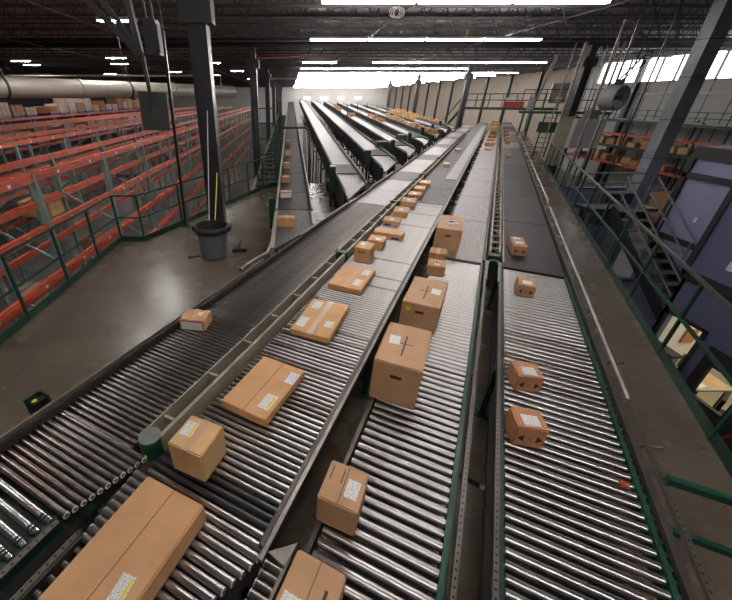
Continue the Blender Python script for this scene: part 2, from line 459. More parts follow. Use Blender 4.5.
supports(B, (-.45, .48), .7, 21, 2.4, .58)

# short transfer stub between lanes B and C, only its roller ends show
qs = -.53
S = thing('transfer_roller_bed', 'short stub of rollers whose round ends show beside the tan carton at the bottom', 'conveyor', LW(0, qs), -TH)
st = roller_mesh(.1, .0225, 'roller_worn')
capS = MB().cyl((-.004, 0, 0), (0, 0, 0), .0225, n=14).mesh('end_cap', 'bearing'); coreS = MB().cyl((-.006, 0, 0), (0, 0, 0), .012, n=10).mesh('bearing', 'bearing_core')
s = .82
while s > .1:
    o = inst('roller', st, S, (0, s, ZR - .02)); inst('end_cap', capS, o, (-.05, 0, 0)); inst('bearing', coreS, o, (-.05, 0, 0)); s -= .052
MB().box(.05, .07, .0, .9, .6, .76).build('side_channel', 'galv', S)
MB().box(-.06, .06, .0, .9, .58, .62).build('shade_plate', 'black', S)  # black plate for the shade under the stub
MB().add([(-.06, .86, .75), (.06, .84, .75), (.07, .98, .75), (-.06, .86, .77), (.06, .84, .77), (.07, .98, .77)], [(0, 2, 1), (3, 4, 5), (0, 1, 4, 3), (1, 2, 5, 4), (2, 0, 3, 5)]).build('tip_plate', 'galv', S)
MB().box(-.05, -.02, .05, .08, 0, .58).box(.02, .05, .75, .78, 0, .58).build('support_stand', 'green', S)

# ---- lane C
qc0, qc1 = -.40, .345; qc = (qc0 + qc1) / 2
Cn = lane('roller_conveyor', 'roller conveyor carrying the tall brown cartons in the middle of the view', qc, 44)
L = .65
rC = [roller_mesh(L, .025, m, 14) for m in ('roller', 'roller_bright', 'roller')]
s = 3.2; ss = []
x = -2.4
while x < 2.95: ss.append(x); x += .0752
while x < 5.82: ss.append(x); x += .0655
for s in ss: inst('roller', rC[0], Cn, (-.012, s, ZR - .025), (random.uniform(0, 6), 0, 0))
MB().box(-.385, -.355, -2.5, 5.9, .60, .752).build('side_channel', 'channel', Cn)
MB().box(.315, .345, -2.5, 5.9, .62, .765).build('side_channel', 'green', Cn)
nt_ = MB().box(-.014, .0, -.014, .014, 0, .02).mesh('roller_bracket', 'green_dark')
for s in ss:
    if s > .2: inst('roller_bracket', nt_, Cn, (.345, s, .742))
MB().box(-.014, .014, -2.5, 5.9, 0, .05).build('perforated_rail', 'perforated', Cn, (.385, 0, .755))
MB().box(.345, .37, -2.5, 5.9, .64, .67).build('wire_tray', 'channel', Cn)
cb = MB().box(-.35, .32, -.02, .02, .60, .63).mesh('cross_brace', 'green')
for k in range(8): inst('cross_brace', cb, Cn, (0, -.3 + .75 * k, 0))
MB().box(-.36, .32, -2.5, 5.9, .30, .32).build('shade_plate', 'black', Cn)  # black plate in place of the shaded floor seen through the gaps
belts(Cn, .68, 5.86, 46, 2.3, 'belt_pale', z=ZR + .01, x=-.01)
MB().box(-.385, -.355, 5.9, 46, .6, .758).build('side_channel', 'channel', Cn)
MB().box(.335, .365, 5.9, 46, .6, .80).build('side_channel', 'channel', Cn)
supports(Cn, (-.37, .34), .9, 22, 2.5, .62)

# ---- lane D
qd0, qd1 = .575, 1.40; qc = (qd0 + qd1) / 2
Dn = lane('roller_conveyor', 'wide roller conveyor with small cartons along its left edge, rightmost lane beside the walkway', qc, 46)
L = .76
rD = [roller_mesh(L, .025, m, 14) for m in ('roller', 'roller', 'roller_worn')]
x = -2.4; ss = []
while x < 5.84: ss.append(x); x += .0752
for s in ss: inst('roller', rD[0 if random.random() < .93 else 2], Dn, (0, s, ZR - .025), (random.uniform(0, 6), 0, 0))
MB().box(-.415, -.385, -2.5, 5.9, .62, .752).build('side_channel', 'green_dark', Dn)
MB().box(-.014, .014, -2.5, 5.9, 0, .05).build('perforated_rail', 'perforated', Dn, (-.44, 0, .755))
MB().box(.385, .41, -2.5, 5.9, .62, .77).build('side_channel', 'green', Dn)
for s in ss:
    if s > .2: inst('roller_bracket', nt_, Dn, (.425, s, .745))
for k in range(8): inst('cross_brace', cb, Dn, (0, -.1 + .8 * k, 0))
MB().box(-.40, .40, -2.5, 5.9, .30, .32).build('shade_plate', 'black', Dn)  # shade under the lane, put in as a black plate
MB().box(.43, .47, -2.5, 40, .66, .80).build('side_channel', 'channel', Dn)
MB().box(-.014, .014, -2.5, 3.2, 0, .03).build('perforated_rail', 'perforated', Dn, (.495, 0, .83))
MB().tube([(.495, 3.15, .85), (.505, 9.6, .875), (.49, 9.85, .80)], .019, 10).build('guide_rail', 'steel_tube', Dn)
MB().tube([(.505, 10.0, .80), (.505, 10.2, .90), (.505, 40, .90)], .02, 10).build('guide_rail', 'steel_tube', Dn)
br = MB().bar((.45, 0, .7), (.505, 0, .86), .02).bar((.505, 0, .80), (.60, .02, .82), .012).mesh('rail_bracket', 'galv')
for k in range(17): inst('rail_bracket', br, Dn, (0, .6 + 1.05 * k, 0))
belts(Dn, .80, 5.88, 16.5, 2.65, 'belt_dark', z=ZR + .005)
belts(Dn, .80, 16.5, 46, 2.9, 'belt', z=ZR + .005, m2='belt_pale')
MB().box(-.42, -.395, 5.9, 46, .6, .83).build('side_channel', 'cream', Dn)
supports(Dn, (-.41, .43), .9, 22, 2.5, .62)
# red and yellow stickers on a roller
MB().box(.30, .345, 2.28, 2.34, ZR, ZR + .006).build('sticker', 'redpipe', Dn)

# ---- narrow ladder divider and hoop between C and D
E = thing('lane_divider', 'narrow ladder-like divider with a rounded hoop end between the two right lanes', 'rail', LW(0, .455), -TH)
MB().box(-.085, -.06, 6.1, 40, .66, .90).build('rail', 'cream', E)
MB().box(.05, .075, 6.1, 40, .66, .90).build('rail', 'cream', E)
ru = MB().box(-.06, .05, -.015, .015, .86, .89).mesh('rung', 'cream')
for k in range(40): inst('rung', ru, E, (0, 6.3 + .33 * k, 0))
MB().box(-.085, .075, 5.98, 6.1, .60, .87).build('end_plate', 'green', E)
pts = [(-.085, 5.15, .80), (-.085, 5.6, .82)] + [(-.005 - .08 * math.cos(a), 5.72 + .16 * math.sin(a), .83) for a in [k * math.pi / 8 for k in range(9)]] + [(.075, 5.6, .82), (.075, 5.15, .80)]
MB().tube(pts, .018).build('hoop', 'galv', E)
MB().box(-.06, .05, 6.1, 40, .3, .34).build('trough', 'black', E)
for k in range(8): inst('post', stm, E, (0, 6.4 + 2.5 * k, 0))
# green brace and hanging cable between C and D
MB().bar((-.03, 2.5, .02), (.03, 1.9, .70), .035).build('knee_brace', 'black_green', E)
MB().tube([(-.03, 5.4, .55), (0, 5.1, .25), (.03, 4.6, .15), (.02, 4.2, .2), (-.02, 3.9, .12)], .008, 6).build('cable', 'galv', E)

# ================================================================== spur conveyors
def spur(label, x0, x1, y0, y1, z0=.80, slope=.034, mats=('belt_pale', 'belt_dark', 'belt_pale'), motor=True):
    w = x1 - x0; xc = (x0 + x1) / 2
    t = thing('spur_conveyor', label, 'conveyor', (xc, y0, 0), 0, 'spur conveyors feeding the collecting lane')
    dr = w / math.tan(TH)                      # slanted mouth
    hw = w / 2 - .07
    def Z(y): return z0 + slope * y
    def seg(name, ya_l, ya_r, yb, m, dz=0, th=.07):
        b = [(-hw, ya_l, Z(ya_l) - th + dz), (hw, ya_r, Z(ya_r) - th + dz), (hw, yb, Z(yb) - th + dz), (-hw, yb, Z(yb) - th + dz)]
        MB().hexa(b, [(p[0], p[1], p[2] + th) for p in b]).build(name, m, t)
    seg('belt_section', .05, dr - .02, dr + 1.2, mats[0], -.03)
    seg('belt_section', dr + 1.23, dr + 1.23, dr + 2.6, mats[1])
    y = dr + 2.63
    while y < y1 - y0 - .1:
        e = min(y + 6.5, y1 - y0); seg('belt_section', y, y, e - .03, mats[2]); y = e
    for sx, ya in ((-1, .1), (1, dr)):
        xa = sx * (w / 2 - .035)
        def rail(zlo, zhi, hw2, name, m, y_a):
            yb = y1 - y0
            b = [(xa - hw2, y_a, Z(y_a) + zlo), (xa + hw2, y_a, Z(y_a) + zlo), (xa + hw2, yb, Z(yb) + zlo), (xa - hw2, yb, Z(yb) + zlo)]
            MB().hexa(b, [(p[0], p[1], p[2] + zhi - zlo) for p in b]).build(name, m, t)
        rail(-.55, .03, .03, 'side_channel', 'black_green', ya + .3)  # sides deepened and blackened to imitate shade in the gaps between spurs
        rail(.05, .085, .014, 'guide_rail', 'galv' if sx > 0 else 'green_dark', ya + .3)
        # curved guide that runs out onto the lane
        MB().tube([(xa, ya + .5, Z(.5) + .07), (xa, ya + .2, Z(.2) + .06), (xa + sx * .02, ya, .84)], .02, 6).build('mouth_guide', 'steel_tube', t)
    y = dr + .6
    while y < min(y1 - y0, 34):
        zg = ZLOW if y + y0 > 14.4 else 0; MB().box(-w / 2, -w / 2 + .05, y, y + .05, zg, Z(y) - .28).box(w / 2 - .05, w / 2, y, y + .05, zg, Z(y) - .28).box(-w / 2, w / 2, y, y + .05, .1, .15).build('support_stand', 'black_green', t); y += 3.0
    MB().box(-hw, hw, dr, y1 - y0, Z(0) - .36, Z(0) - .33).build('return_pan', 'black', t)
    if motor:
        m_ = MB().box(-.09, .09, -.10, .10, 0, .70).build('drive_box', 'green_dark', t, (-w / 2 - .12, 2.3, .48))
        MB().box(-.09, .09, -.10, .10, .70, .73).build('drive_lid', 'galv', m_)
        MB().box(-.04, .04, -.08, .08, ZLOW if y0 > 11 else 0, .48).build('drive_leg', 'black_green', t, (-w / 2 - .12, 2.3, 0))
    return t
spx = [(1.40, 2.24, 8.95, 'first'), (3.20, 4.16, 12.7, 'second'), (5.12, 5.98, 16.5, 'third'), (7.15, 8.02, 20.6, 'fourth'),
       (9.2, 10.1, 24.6, 'fifth'), (11.3, 12.2, 28.6, 'sixth'), (13.2, 14.05, 32.2, 'seventh')]
SPUR = []
for x0, x1, y0, w in spx:
    SPUR.append((x0, x1, y0, spur('%s inclined spur conveyor from the left joining the collecting lane' % w, x0, x1, y0, 62)))
# beacon light on the third spur
MB().cyl((0, 0, 0), (0, 0, .06), .05, n=10).build('indicator', 'red', SPUR[1][3], (.42, 6.6, 1.1))
MB().box(-.25, .2, -.3, .3, 0, .35).build('drive_cover', 'green_dark', SPUR[1][3], (.62, 5.4, .85))
MB().box(-.25, .2, -.3, .3, 0, .35).build('drive_cover', 'green_dark', SPUR[2][3], (.62, 5.0, .85))

for k_, yy in ((1, 17.0), (1, 21.0), (2, 20.0), (3, 22.0), (4, 18.0)):
    MB().bar((.55, yy, .9), (.55, yy, 2.5), .05).build('guard_post', 'green', SPUR[k_][3])
# ---- narrow conveyor on the far left with its walkway
N = thing('belt_conveyor', 'narrow dark belt conveyor with a single file of small cartons, left of the spurs', 'conveyor', (.09, 5.6, 0))
def zN(y): return .75 + max(0, y - 2.2) * .03
def nseg(y0, y1, m, yl=None):
    yl = y0 if yl is None else yl
    b = [(-.36, yl, zN(yl) - .06), (.36, y0, zN(y0) - .06), (.36, y1, zN(y1) - .06), (-.36, y1, zN(y1) - .06)]
    MB().hexa(b, [(p[0], p[1], p[2] + .06) for p in b]).build('belt_section', m, N)
nseg(1.2, 2.45, 'belt', .1); nseg(2.5, 4.0, 'belt_dark'); nseg(4.04, 6.3, 'belt_dark')
y = 6.34
while y < 56: nseg(y, min(y + 7, 56), 'belt_dark'); y += 7.03
for sx in (-1, 1):
    xa = sx * .395; ya = .0 if sx < 0 else 1.3
    b = [(xa - .035, ya, zN(ya) - .2), (xa + .035, ya, zN(ya) - .2), (xa + .035, 2.3, zN(2.3) - .2), (xa - .035, 2.3, zN(2.3) - .2)]
    MB().hexa(b, [(p[0], p[1], p[2] + .26) for p in b]).build('side_channel', 'cream', N)
    b = [(xa - .03, 2.3, zN(2.3) - .25), (xa + .03, 2.3, zN(2.3) - .25), (xa + .03, 56, zN(56) - .25), (xa - .03, 56, zN(56) - .25)]
    MB().hexa(b, [(p[0], p[1], p[2] + .31) for p in b]).build('side_channel', 'channel', N)
    MB().tube([(xa, 2.2, zN(2.2) + .09), (xa, 56, zN(56) + .12)], .03, 8).build('guide_rail', 'steel_tube', N)
MB().box(-.16, .0, -.2, .2, 0, .78).build('drive_box', 'green', N, (-.46, 3.6, .0))
MB().tube([(-.42, .3, .78), (-.46, -.2, .79), (-.62, -.45, .80), (-.82, -.85, .80)], .03, 6).build('mouth_guide', 'galv', N)
supports(N, (-.38, .38), 1.6, 8, 3, .5, 'green_dark')
for k in range(8): MB().box(-.4, -.35, 0, .05, ZLOW, .7).box(.35, .4, 0, .05, ZLOW, .7).build('support_stand', 'black_green', N, (0, 10 + 4 * k, 0))

W = thing('catwalk', 'dark stepped catwalk between the rack aisle and the narrow conveyor', 'walkway', (-1.04, 15.2, -.5))
tr = MB().box(-.49, .5, -.42, .42, -.05, 0).mesh('tread_panel', 'trim_grey')
for k in range(34): inst('tread_panel', tr, W, (0, .5 + 1.18 * k, .04 * k))
b = [(-.62, 0, -.25), (-.5, 0, -.25), (-.5, 42, 1.2), (-.62, 42, 1.2)]
MB().hexa(b, [(p[0], p[1], p[2] + .3) for p in b]).build('stringer', 'cream', W)
for k in range(6): MB().box(-.6, -.52, 3 + 7 * k, 3.12 + 7 * k, ZLOW + .5, -.1 + .24 * k).box(.45, .55, 3 + 7 * k, 3.12 + 7 * k, ZLOW + .5, -.1 + .24 * k).build('support_leg', 'column', W)

# ================================================================== fences
def fence(name, label, pts, h=1.07, m_top='green', post_step=1.5, kick=True, group=None, rw=.036, first=0):
    o = Vector((pts[0][0], pts[0][1], pts[0][2] if len(pts[0]) > 2 else 0))
    t = thing(name, label, 'railing', o)
    pt = MB().box(-.018, .018, -.018, .018, 0, h).mesh('post', 'green')
    P = [Vector((p[0], p[1], p[2] if len(p) > 2 else 0)) - o for p in pts]
    done = []
    for a, b in zip(P, P[1:]):
        L = (b - a).length; n_ = max(1, round(L / post_step)); up = Vector((0, 0, 1))
        rz = math.atan2((b - a).y, (b - a).x)
        MB().bar(a + up * h, b + up * h, rw, rw).build('top_rail', m_top, t)
        MB().bar(a + up * h * .53, b + up * h * .53, rw * .9, rw * .9).build('mid_rail', 'green', t)
        if kick: MB().bar(a + up * .06, b + up * .06, .02, .12).build('kick_plate', 'green', t)
        for k in range(first, n_ + 1):
            p = a + (b - a) * k / n_
            if any((p - d).length < .05 for d in done): continue
            done.append(p); inst('post', pt, t, p, (0, 0, rz))
    return t
fence('guard_rail_fence', 'green pipe guard railing along the rack side of the concrete floor', [(-4.03, -3.5), (-4.03, 8.1), (-3.48, 8.1), (-2.9, 9.35), (-1.45, 12.7), (-.55, 14.45)], post_step=1.2)
rf = [tuple(LW(s, 2.64)) for s in (-.56, 22.69)]
fence('guard_rail_fence', 'green guard railing with bare steel top rail right of the walkway', rf, h=1.07, m_top='rail_worn', post_step=1.55, rw=.036)
fence('cross_barrier', 'low green two-rail barrier across the walkway in the bottom right corner', [tuple(LW(2.33, 1.475)), tuple(LW(2.33, 2.6))], h=.90, kick=False, post_step=3, first=1, rw=.045)
# tall green gate frame by the catwalk
G = thing('safety_gate', 'tall green four-bar safety gate standing above the catwalk', 'gate', (-1.5, 17.1, 0))
for x in (0, .85): MB().box(x - .03, x + .03, -.03, .03, -.40, 2.62).build('post', 'green', G)
for z in (.1, .75, 1.4, 2.02, 2.58): MB().bar((0, 0, z), (.85, 0, z), .045).build('bar', 'green', G)
Hh = thing('hoop_guard', 'green pipe hoop spanning the narrow belt conveyor', 'guard', (.1, 13.0, 0))
MB().tube([(-.5, 0, 0), (-.5, 0, 1.98), (-.46, 0, 2.08), (-.38, 0, 2.12), (.42, 0, 2.12), (.5, 0, 2.08), (.54, 0, 1.98), (.58, 0, 0)], .032, 8).build('hoop', 'green', Hh)

# green sensor housing beside lane A
o = thing('sensor_housing', 'small green bracket with a black sensor beside the left lane', 'sensor', LW(.93, -2.84, 0), -TH)
MB().box(-.045, .045, -.06, .06, 0, .62).build('stand', 'green', o)
MB().box(-.06, .06, -.07, .07, .62, .72).box(-.06, -.045, -.07, .07, .62, .86).box(-.06, .06, .055, .07, .62, .86).build('housing', 'green', o)
MB().box(-.03, .04, -.05, .05, .72, .83).build('sensor', 'black', o)
MB().cyl((0, -.02, .83), (0, -.02, .84), .02, n=10).build('lens', 'yellow', o)

# ================================================================== cartons
def carton(label, s, q, yaw, L, W, H, tone, ang=TH, zb=ZR + .001, feats='', group=None, tape='tape'):
    sa, ca = math.sin(ang), math.cos(ang)
    t = thing('carton', label, 'box', (s * sa + q * ca, s * ca - q * sa, zb), yaw - ang, group)
    inst('body', bevel_box(L, W, H, min(.008, H * .08), CARD[tone]), t)
    if 'T' in feats:      # tape along the length
        w = min(.03, W * .1)
        MB().box(-w, w, -L / 2 - .001, L / 2 + .001, H - .001, H + .0015).box(-w, w, -L / 2 - .0015, -L / 2 + .001, H * .55, H).build('tape', tape, t)
    if 'X' in feats:      # tape across
        w = min(.03, L * .09)
        MB().box(-W / 2 - .001, W / 2 + .001, -w, w, H - .001, H + .0015).build('tape', tape, t)
    if 'S' in feats: MB().box(-.002, .002, -L / 2 + .004, L / 2 - .004, H - .001, H + .001).build('flap_seam', 'ink', t)
    if 'D' in feats:      # a gaping flap slot
        MB().box(-.006, .006, -L * .28, L * .2, H - .001, H + .002).build('flap_gap', 'ink', t)
        MB().box(-W * .2, W * .18, -.004, .004, H - .001, H + .0015).build('flap_gap', 'ink', t)
    if 'H' in feats:      # hand hole on the near face
        MB().box(-.045, .045, -L / 2 - .0015, -L / 2 + .001, H * .66, H * .66 + .03).build('hand_hole', 'ink', t)
    if 'A' in feats:      # printed arrows and ring on the near face
        y = -L / 2 - .001; zc = H * .45; a = W * .13
        for sx in (-1, 1):
            c = sx * W * .28
            MB().add([(c + sx * a, y, zc), (c - sx * a * .6, y, zc - a * 1.3), (c - sx * a * .6, y, zc + a * 1.3)], [(0, 1, 2)]).build('printed_arrow', 'ink', t)
        ring = [(W * .06 * math.cos(k * .524), y, zc + W * .06 * math.sin(k * .524)) for k in range(12)]
        ring2 = [(W * .038 * math.cos(k * .524), y, zc + W * .038 * math.sin(k * .524)) for k in range(12)]
        MB().add(ring + ring2, [(k, (k + 1) % 12, 12 + (k + 1) % 12, 12 + k) for k in range(12)]).build('printed_ring', 'ink', t)
    return t
def plabel(t, x, y, w, l, H, rz=0, yellow=False, z=None):
    o = box(-w / 2, w / 2, -l / 2, l / 2, 0, .0015).build('shipping_label', 'label_print', t, (x, y, H + .0005), rz)
    if yellow: box(w * .2, w * .42, -l * .4, l * .4, .0015, .002).build('yellow_band', 'yellow', o)
    return o
def flabel(t, x, z, w, h, L, m='paper'):
    return MB().box(-w / 2, w / 2, -.0015, 0, -h / 2, h / 2).build('shipping_label', m, t, (x, -L / 2 - .0005, z))

# lane B
t = carton('largest long tan carton at the bottom left, running out of the picture', .46, -1.222, .03, .76, .445, .15, 1, feats='S'); plabel(t, .115, -.14, .08, .15, .15, .12, True)
t = carton('cube-shaped yellowish tan carton just past the green divider nose', 1.152, -1.315, .065, .263, .27, .268, 5, feats='T'); plabel(t, -.07, .02, .09, .12, .268, .1, True)
t = carton('large flat tan carton with a white label, next beyond the cube-shaped carton', 1.948, -1.259, -.027, .664, .434, .08, 0, feats='S'); plabel(t, .13, -.16, .10, .17, .08, 0, True); plabel(t, .17, .18, .09, .15, .08)
t = carton('flat tan carton with three white labels and clear tape across', 3.196, -1.267, .05, .732, .447, .072, 0, feats='T', tape='tape_clear'); plabel(t, -.13, .22, .10, .18, .072); plabel(t, -.15, -.18, .10, .2, .072); plabel(t, .14, -.12, .09, .13, .072, 0, True)
t = carton('flat tan carton with two white labels, behind the cube cartons\' front pair', 4.354, -1.282, .008, .715, .45, .079, 0, feats='T'); t['label'] = 'flat tan carton with two labels, just before the small cube carton'
plabel(t, .14, .2, .10, .18, .079); plabel(t, .12, -.16, .11, .2, .079, 0, True)
t = carton('small cube carton with tape, at the divider bracket on lane two', 5.199, -1.383, .021, .313, .254, .234, 0, feats='TH'); flabel(t, .02, .1, .06, .03, .313, 'tape'); plabel(t, -.04, .03, .06, .1, .234)
t = carton('small tan carton tucked right behind the small cube carton', 5.82, -1.353, .041, .30, .271, .156, 0, feats='X'); plabel(t, .03, -.05, .08, .1, .156)
t = carton('wide low tan carton lying crosswise with a blue corner print', 6.42, -1.284, .026, .313, .523, .111, 0, feats='X'); flabel(t, .14, .035, .13, .04, .313, 'pallet_blue')
bl = [(7.189, -1.419, .084, .345, .316, .111), (7.907, -1.394, .108, .452, .292, .135), (8.875, -1.42, .077, .456, .329, .121), (9.734, -1.438, .049, .394, .313, .096), (10.491, -1.447, .061, .44, .287, .101), (11.287, -1.438, .063, .499, .292, .106)]
for (p, w) in zip(bl, ('nearest', 'second', 'third', 'fourth', 'fifth', 'farthest')):
    t = carton('%s of six small tan cartons in single file beyond the crosswise carton' % w, *p, 0, feats='X', group='single file of cartons', tape='tape_clear')
    plabel(t, 0, -.02, .09, .14, p[5])
    if w in ('nearest', 'fourth'): flabel(t, -.05, .035, .12, .04, p[3], 'pallet_blue')
for p, w in (((15.162, -1.603 + .3, .041, .409, .209, .1), 'white-topped small carton alone beyond the single file'), ((19.877, -1.67 + .35, .005, .39, .237, .1), 'small white carton farthest along the second lane')):
    t = carton(w, *p, 5); plabel(t, 0, 0, p[4] * .85, p[3] * .85, p[5])
# lane C
t = carton('tan carton cut off by the bottom edge, nearest on the middle lane', .645, -.272, .0, .45, .262, .22, 2, feats='S'); plabel(t, -.06, -.04, .10, .15, .22)
MB().box(-.008, .008, -.1, .1, .2195, .2225).build('flap_gap', 'ink', t, (.07, .02, 0))
t = carton('small brown carton with white label, second nearest on the middle lane', 1.292, -.31, .038, .27, .24, .24, 2, feats='S'); plabel(t, .055, -.01, .075, .12, .24)
for yy in (-.09, -.02): MB().box(-.003, .003, -.05, .05, .239, .2415).build('flap_gap', 'ink', t, (yy, .05, 0))
t = carton('tallest brown carton with hand hole and open flap slot on the middle lane', 2.613, -.257, .03, .609, .378, .418, 2, feats='DH'); plabel(t, -.09, .03, .09, .13, .418, .1)
t = carton('tall brown carton with yellow sticker behind the tallest one', 3.855, -.263, -.008, .688, .386, .336, 4, feats='DH'); plabel(t, .10, .03, .10, .14, .336)
t.children[0].data.materials[0] = CARD[2]
flabel(t, -.12, .26, .05, .045, .688, 'yellow')
t = carton('small brown carton between the two pairs of tall cartons', 5.197, -.297, .104, .282, .242, .153, 3, feats='D'); plabel(t, 0, -.05, .06, .07, .153); flabel(t, .13, .05, .04, .025, .282, 'yellow')
t = carton('low brown carton squeezed in front of the far tall carton', 5.68, -.34, .045, .26, .25, .16, 3, feats='T')
t = carton('far tall brown carton with star-like open flaps on the middle lane', 6.55, -.293, .042, .85, .40, .37, 4, feats='DH', zb=ZR + .012); t.children[0].data.materials[0] = CARD[2]
MB().box(-.09, .09, -.1, .1, 0, .003).build('torn_label', 'paper', t, (0, .0, .37), .6)
MB().add([(-.1, 0, 0), (0, -.05, .012), (.1, 0, 0), (0, .05, .012)], [(0, 1, 2, 3)]).build('flap_gap', 'ink', t, (0, 0, .374))
far = [(a_, -.05, c_, d_ * .9, e_, f_) for a_, b_, c_, d_, e_, f_ in [(20.97, -.38, .45, .3, .08, 5), (23.07, -.28, .7, .48, .16, 0), (25.2, -.25, .5, .4, .15, 0), (27.3, -.25, .6, .45, .18, 3), (29.6, -.1, .6, .4, .3, 3), (31.5, -.25, .6, .45, .32, 4), (33.8, -.2, .7, .5, .3, 0), (36.2, -.2, .7, .5, .4, 3), (38.5, -.1, .8, .5, .45, 4)]]
for i, (s, q, L_, W_, H_, tn) in enumerate(far):
    t = carton('%s nearest of the loose row of cartons far along the middle lane' % nth('farC'), s, q, random.uniform(-.1, .1), L_, W_, H_, tn, zb=ZR + .012, feats='T' if i % 2 else 'X', group='far middle lane cartons')
# lane D
for p, w, fe, tn in (((2.448, .717, .255, .21, .205, .19), 'nearest small red-brown carton with printed arrows on the right lane', 'A', 4), ((3.101, .742, .29, .217, .203, .167), 'second small red-brown carton, close behind the nearest on the right lane', 'A', 4),
                 ((5.105, .834, 0, .295, .196, .153), 'small carton with arrows standing where rollers meet the dark belt', 'A', 3), ((6.718, .781, .125, .50, .205, .159), 'longer carton with two white labels on the dark belt', 'A', 3)):
    t = carton(w, *p, tn, feats=fe, zb=ZR + (.006 if p[0] > 5.9 else .001)); plabel(t, 0, -p[3] * .12, p[4] * .55, min(.12, p[3] * .5), p[5])
    if p[0] > 6: plabel(t, -.01, .15, .1, .1, p[5])
for i, (s, q, L_, W_, H_) in enumerate(((18.5, .72, .3, .17, .13), (24.4, .72, .45, .24, .2), (26.2, .70, .5, .24, .2), (28.5, .68, .5, .22, .22), (31, .7, .5, .3, .25))):
    w = ('lone small carton far along the right lane', '%s carton of the short row far along the right lane' % ORD[max(0, i - 1)])[min(i, 1)]
    carton(w, s, q + .07, 0, L_, W_, H_, 3, zb=ZR + .006, feats='T', group=None if i == 0 else 'far right lane cartons')
# lane A
t = carton('small tan carton with a white end label alone on the leftmost lane', 3.357, -1.058, -.179, .233, .289, .135, 1, ang=0.0, feats='T')
flabel(t, 0, .062, .24, .10, .233); MB().box(-.13, .13, -.003, -.0016, -.005, .005).build('red_stripe', 'red', t, (0, -.1165, .118)); plabel(t, .05, .03, .06, .07, .135)
# narrow conveyor
for i, (s, q, L_, W_, H_) in enumerate(((6.95, -.07, .2, .332, .185), (9.1, -.097, .22, .286, .154), (10.7, -.12, .25, .21, .17), (12.75, -.115, .28, .22, .165), (15.2, -.09, .33, .22, .175), (18.2, -.09, .36, .2, .16))):
    w = ('nearest', 'second, white-ended', 'third', 'fourth', 'fifth', 'sixth')[i]
    t = carton('%s small carton on the narrow belt left of the spurs' % w, s, q, 0, L_, W_, H_, 1, ang=0.0, zb=zN(s - 5.6 + L_ / 2) + .001, feats='T', group='narrow belt cartons')
    if i == 1: flabel(t, 0, .075, .26, .11, L_); MB().box(-.14, .14, -.003, -.0016, -.004, .004).build('red_stripe', 'red', t, (0, -L_ / 2, .14))
# cartons on the spurs
for k, (x0, x1, y0, t_) in enumerate(SPUR):
    w = ('first', 'second', 'third', 'fourth', 'fifth', 'sixth', 'seventh', 'eighth')[k]
    ys = {3: [33, 34.2, 35.5, 37, 38.2], 4: [26.4 + .95 * j for j in range(15)], 5: [38 + 1.1 * j for j in range(10)], 6: [36 + 1.2 * j for j in range(14)], 7: [39 + 1.2 * j for j in range(14)], 2: [36, 37.5, 46, 47, 48, 51]}.get(k, [])
    for j, yy in enumerate(ys):
        yy += random.uniform(-.2, .2); xx = x1 - .34 - random.uniform(0, .12); hh = random.choice((.15, .2, .26, .3)); ll = random.uniform(.4, .7)
        c = carton('%s nearest small carton riding the %s spur conveyor from the left' % (nth('spur' + w), w), yy, xx, random.uniform(-.15, .15), ll, random.uniform(.3, .42), hh, random.choice((0, 0, 1, 5)), ang=0.0, zb=.80 + .034 * (yy + ll / 2 - y0) + .003, group='cartons on the %s spur' % w)
        if k == 4 and j < 9 and j % 3 != 2: plabel(c, 0, 0, .26, ll * .7, hh)

# ================================================================== left side : racks
ZT = 1.80; LEV = (1.80, .92, .02, -.88, -1.78)
BAY = 2.62
def rack(label, x0, x1, y0, nb, levels, tags, both=True):
    t = thing('pallet_rack', label, 'rack', ((x0 + x1) / 2, y0, ZLOW), 0, 'orange and green pallet racks')
    w = (x1 - x0) / 2; Ht = ZT - ZLOW + .03
    fr = MB()
    for x in (-w, w): fr.box(x - .045, x + .045, -.04, .04, 0, Ht).box(x - .09, x + .09, -.09, .09, 0, .012)
    z = .2; k = 0
    while z < Ht - .7:
        a, b = (-w, w) if k % 2 else (w, -w)
        fr.bar((a, 0, z), (b, 0, z + .75), .03); z += .8; k += 1
    fr = fr.mesh('upright_frame', 'teal')
    for k in range(nb + 1): inst('upright_frame', fr, t, (0, k * BAY, 0))
    bm2 = MB().box(-.05, .02, .05, BAY - .05, -.09, .037).box(.02, .05, .05, BAY - .05, -.09, .005).mesh('beam', 'orange')
    cl = MB().box(.05, .053, -.035, .035, -.065, -.01).mesh('location_tag', 'white')
    for k in range(nb):
        for z in levels:
            for sx in (1, -1):
                o = inst('beam', bm2, t, (sx * w, k * BAY if sx > 0 else (k + 1) * BAY, z - ZLOW), (0, 0, 0 if sx > 0 else math.pi))
                if sx > 0 and tags and z > .0 and k < 9:
                    inst('location_tag', cl, o, (0, .7, 0)); inst('location_tag', cl, o, (0, 1.95, 0))
    return t
rack('nearest empty orange-beamed pallet rack row along the green railing', -5.72, -4.5, 1.2, 22, LEV, True)
rack('second empty orange-beamed pallet rack row, beyond the nearest row', -9.7, -8.35, 1.2, 22, LEV[:4], True)
rack('third orange-beamed rack row with wrapped pallets on its lower beams', -13.8, -12.45, 6, 20, LEV[:3], False)
rack('farthest rack row carrying a line of wrapped pallets on top', -18.6, -17.2, 8, 19, LEV[:2], False)
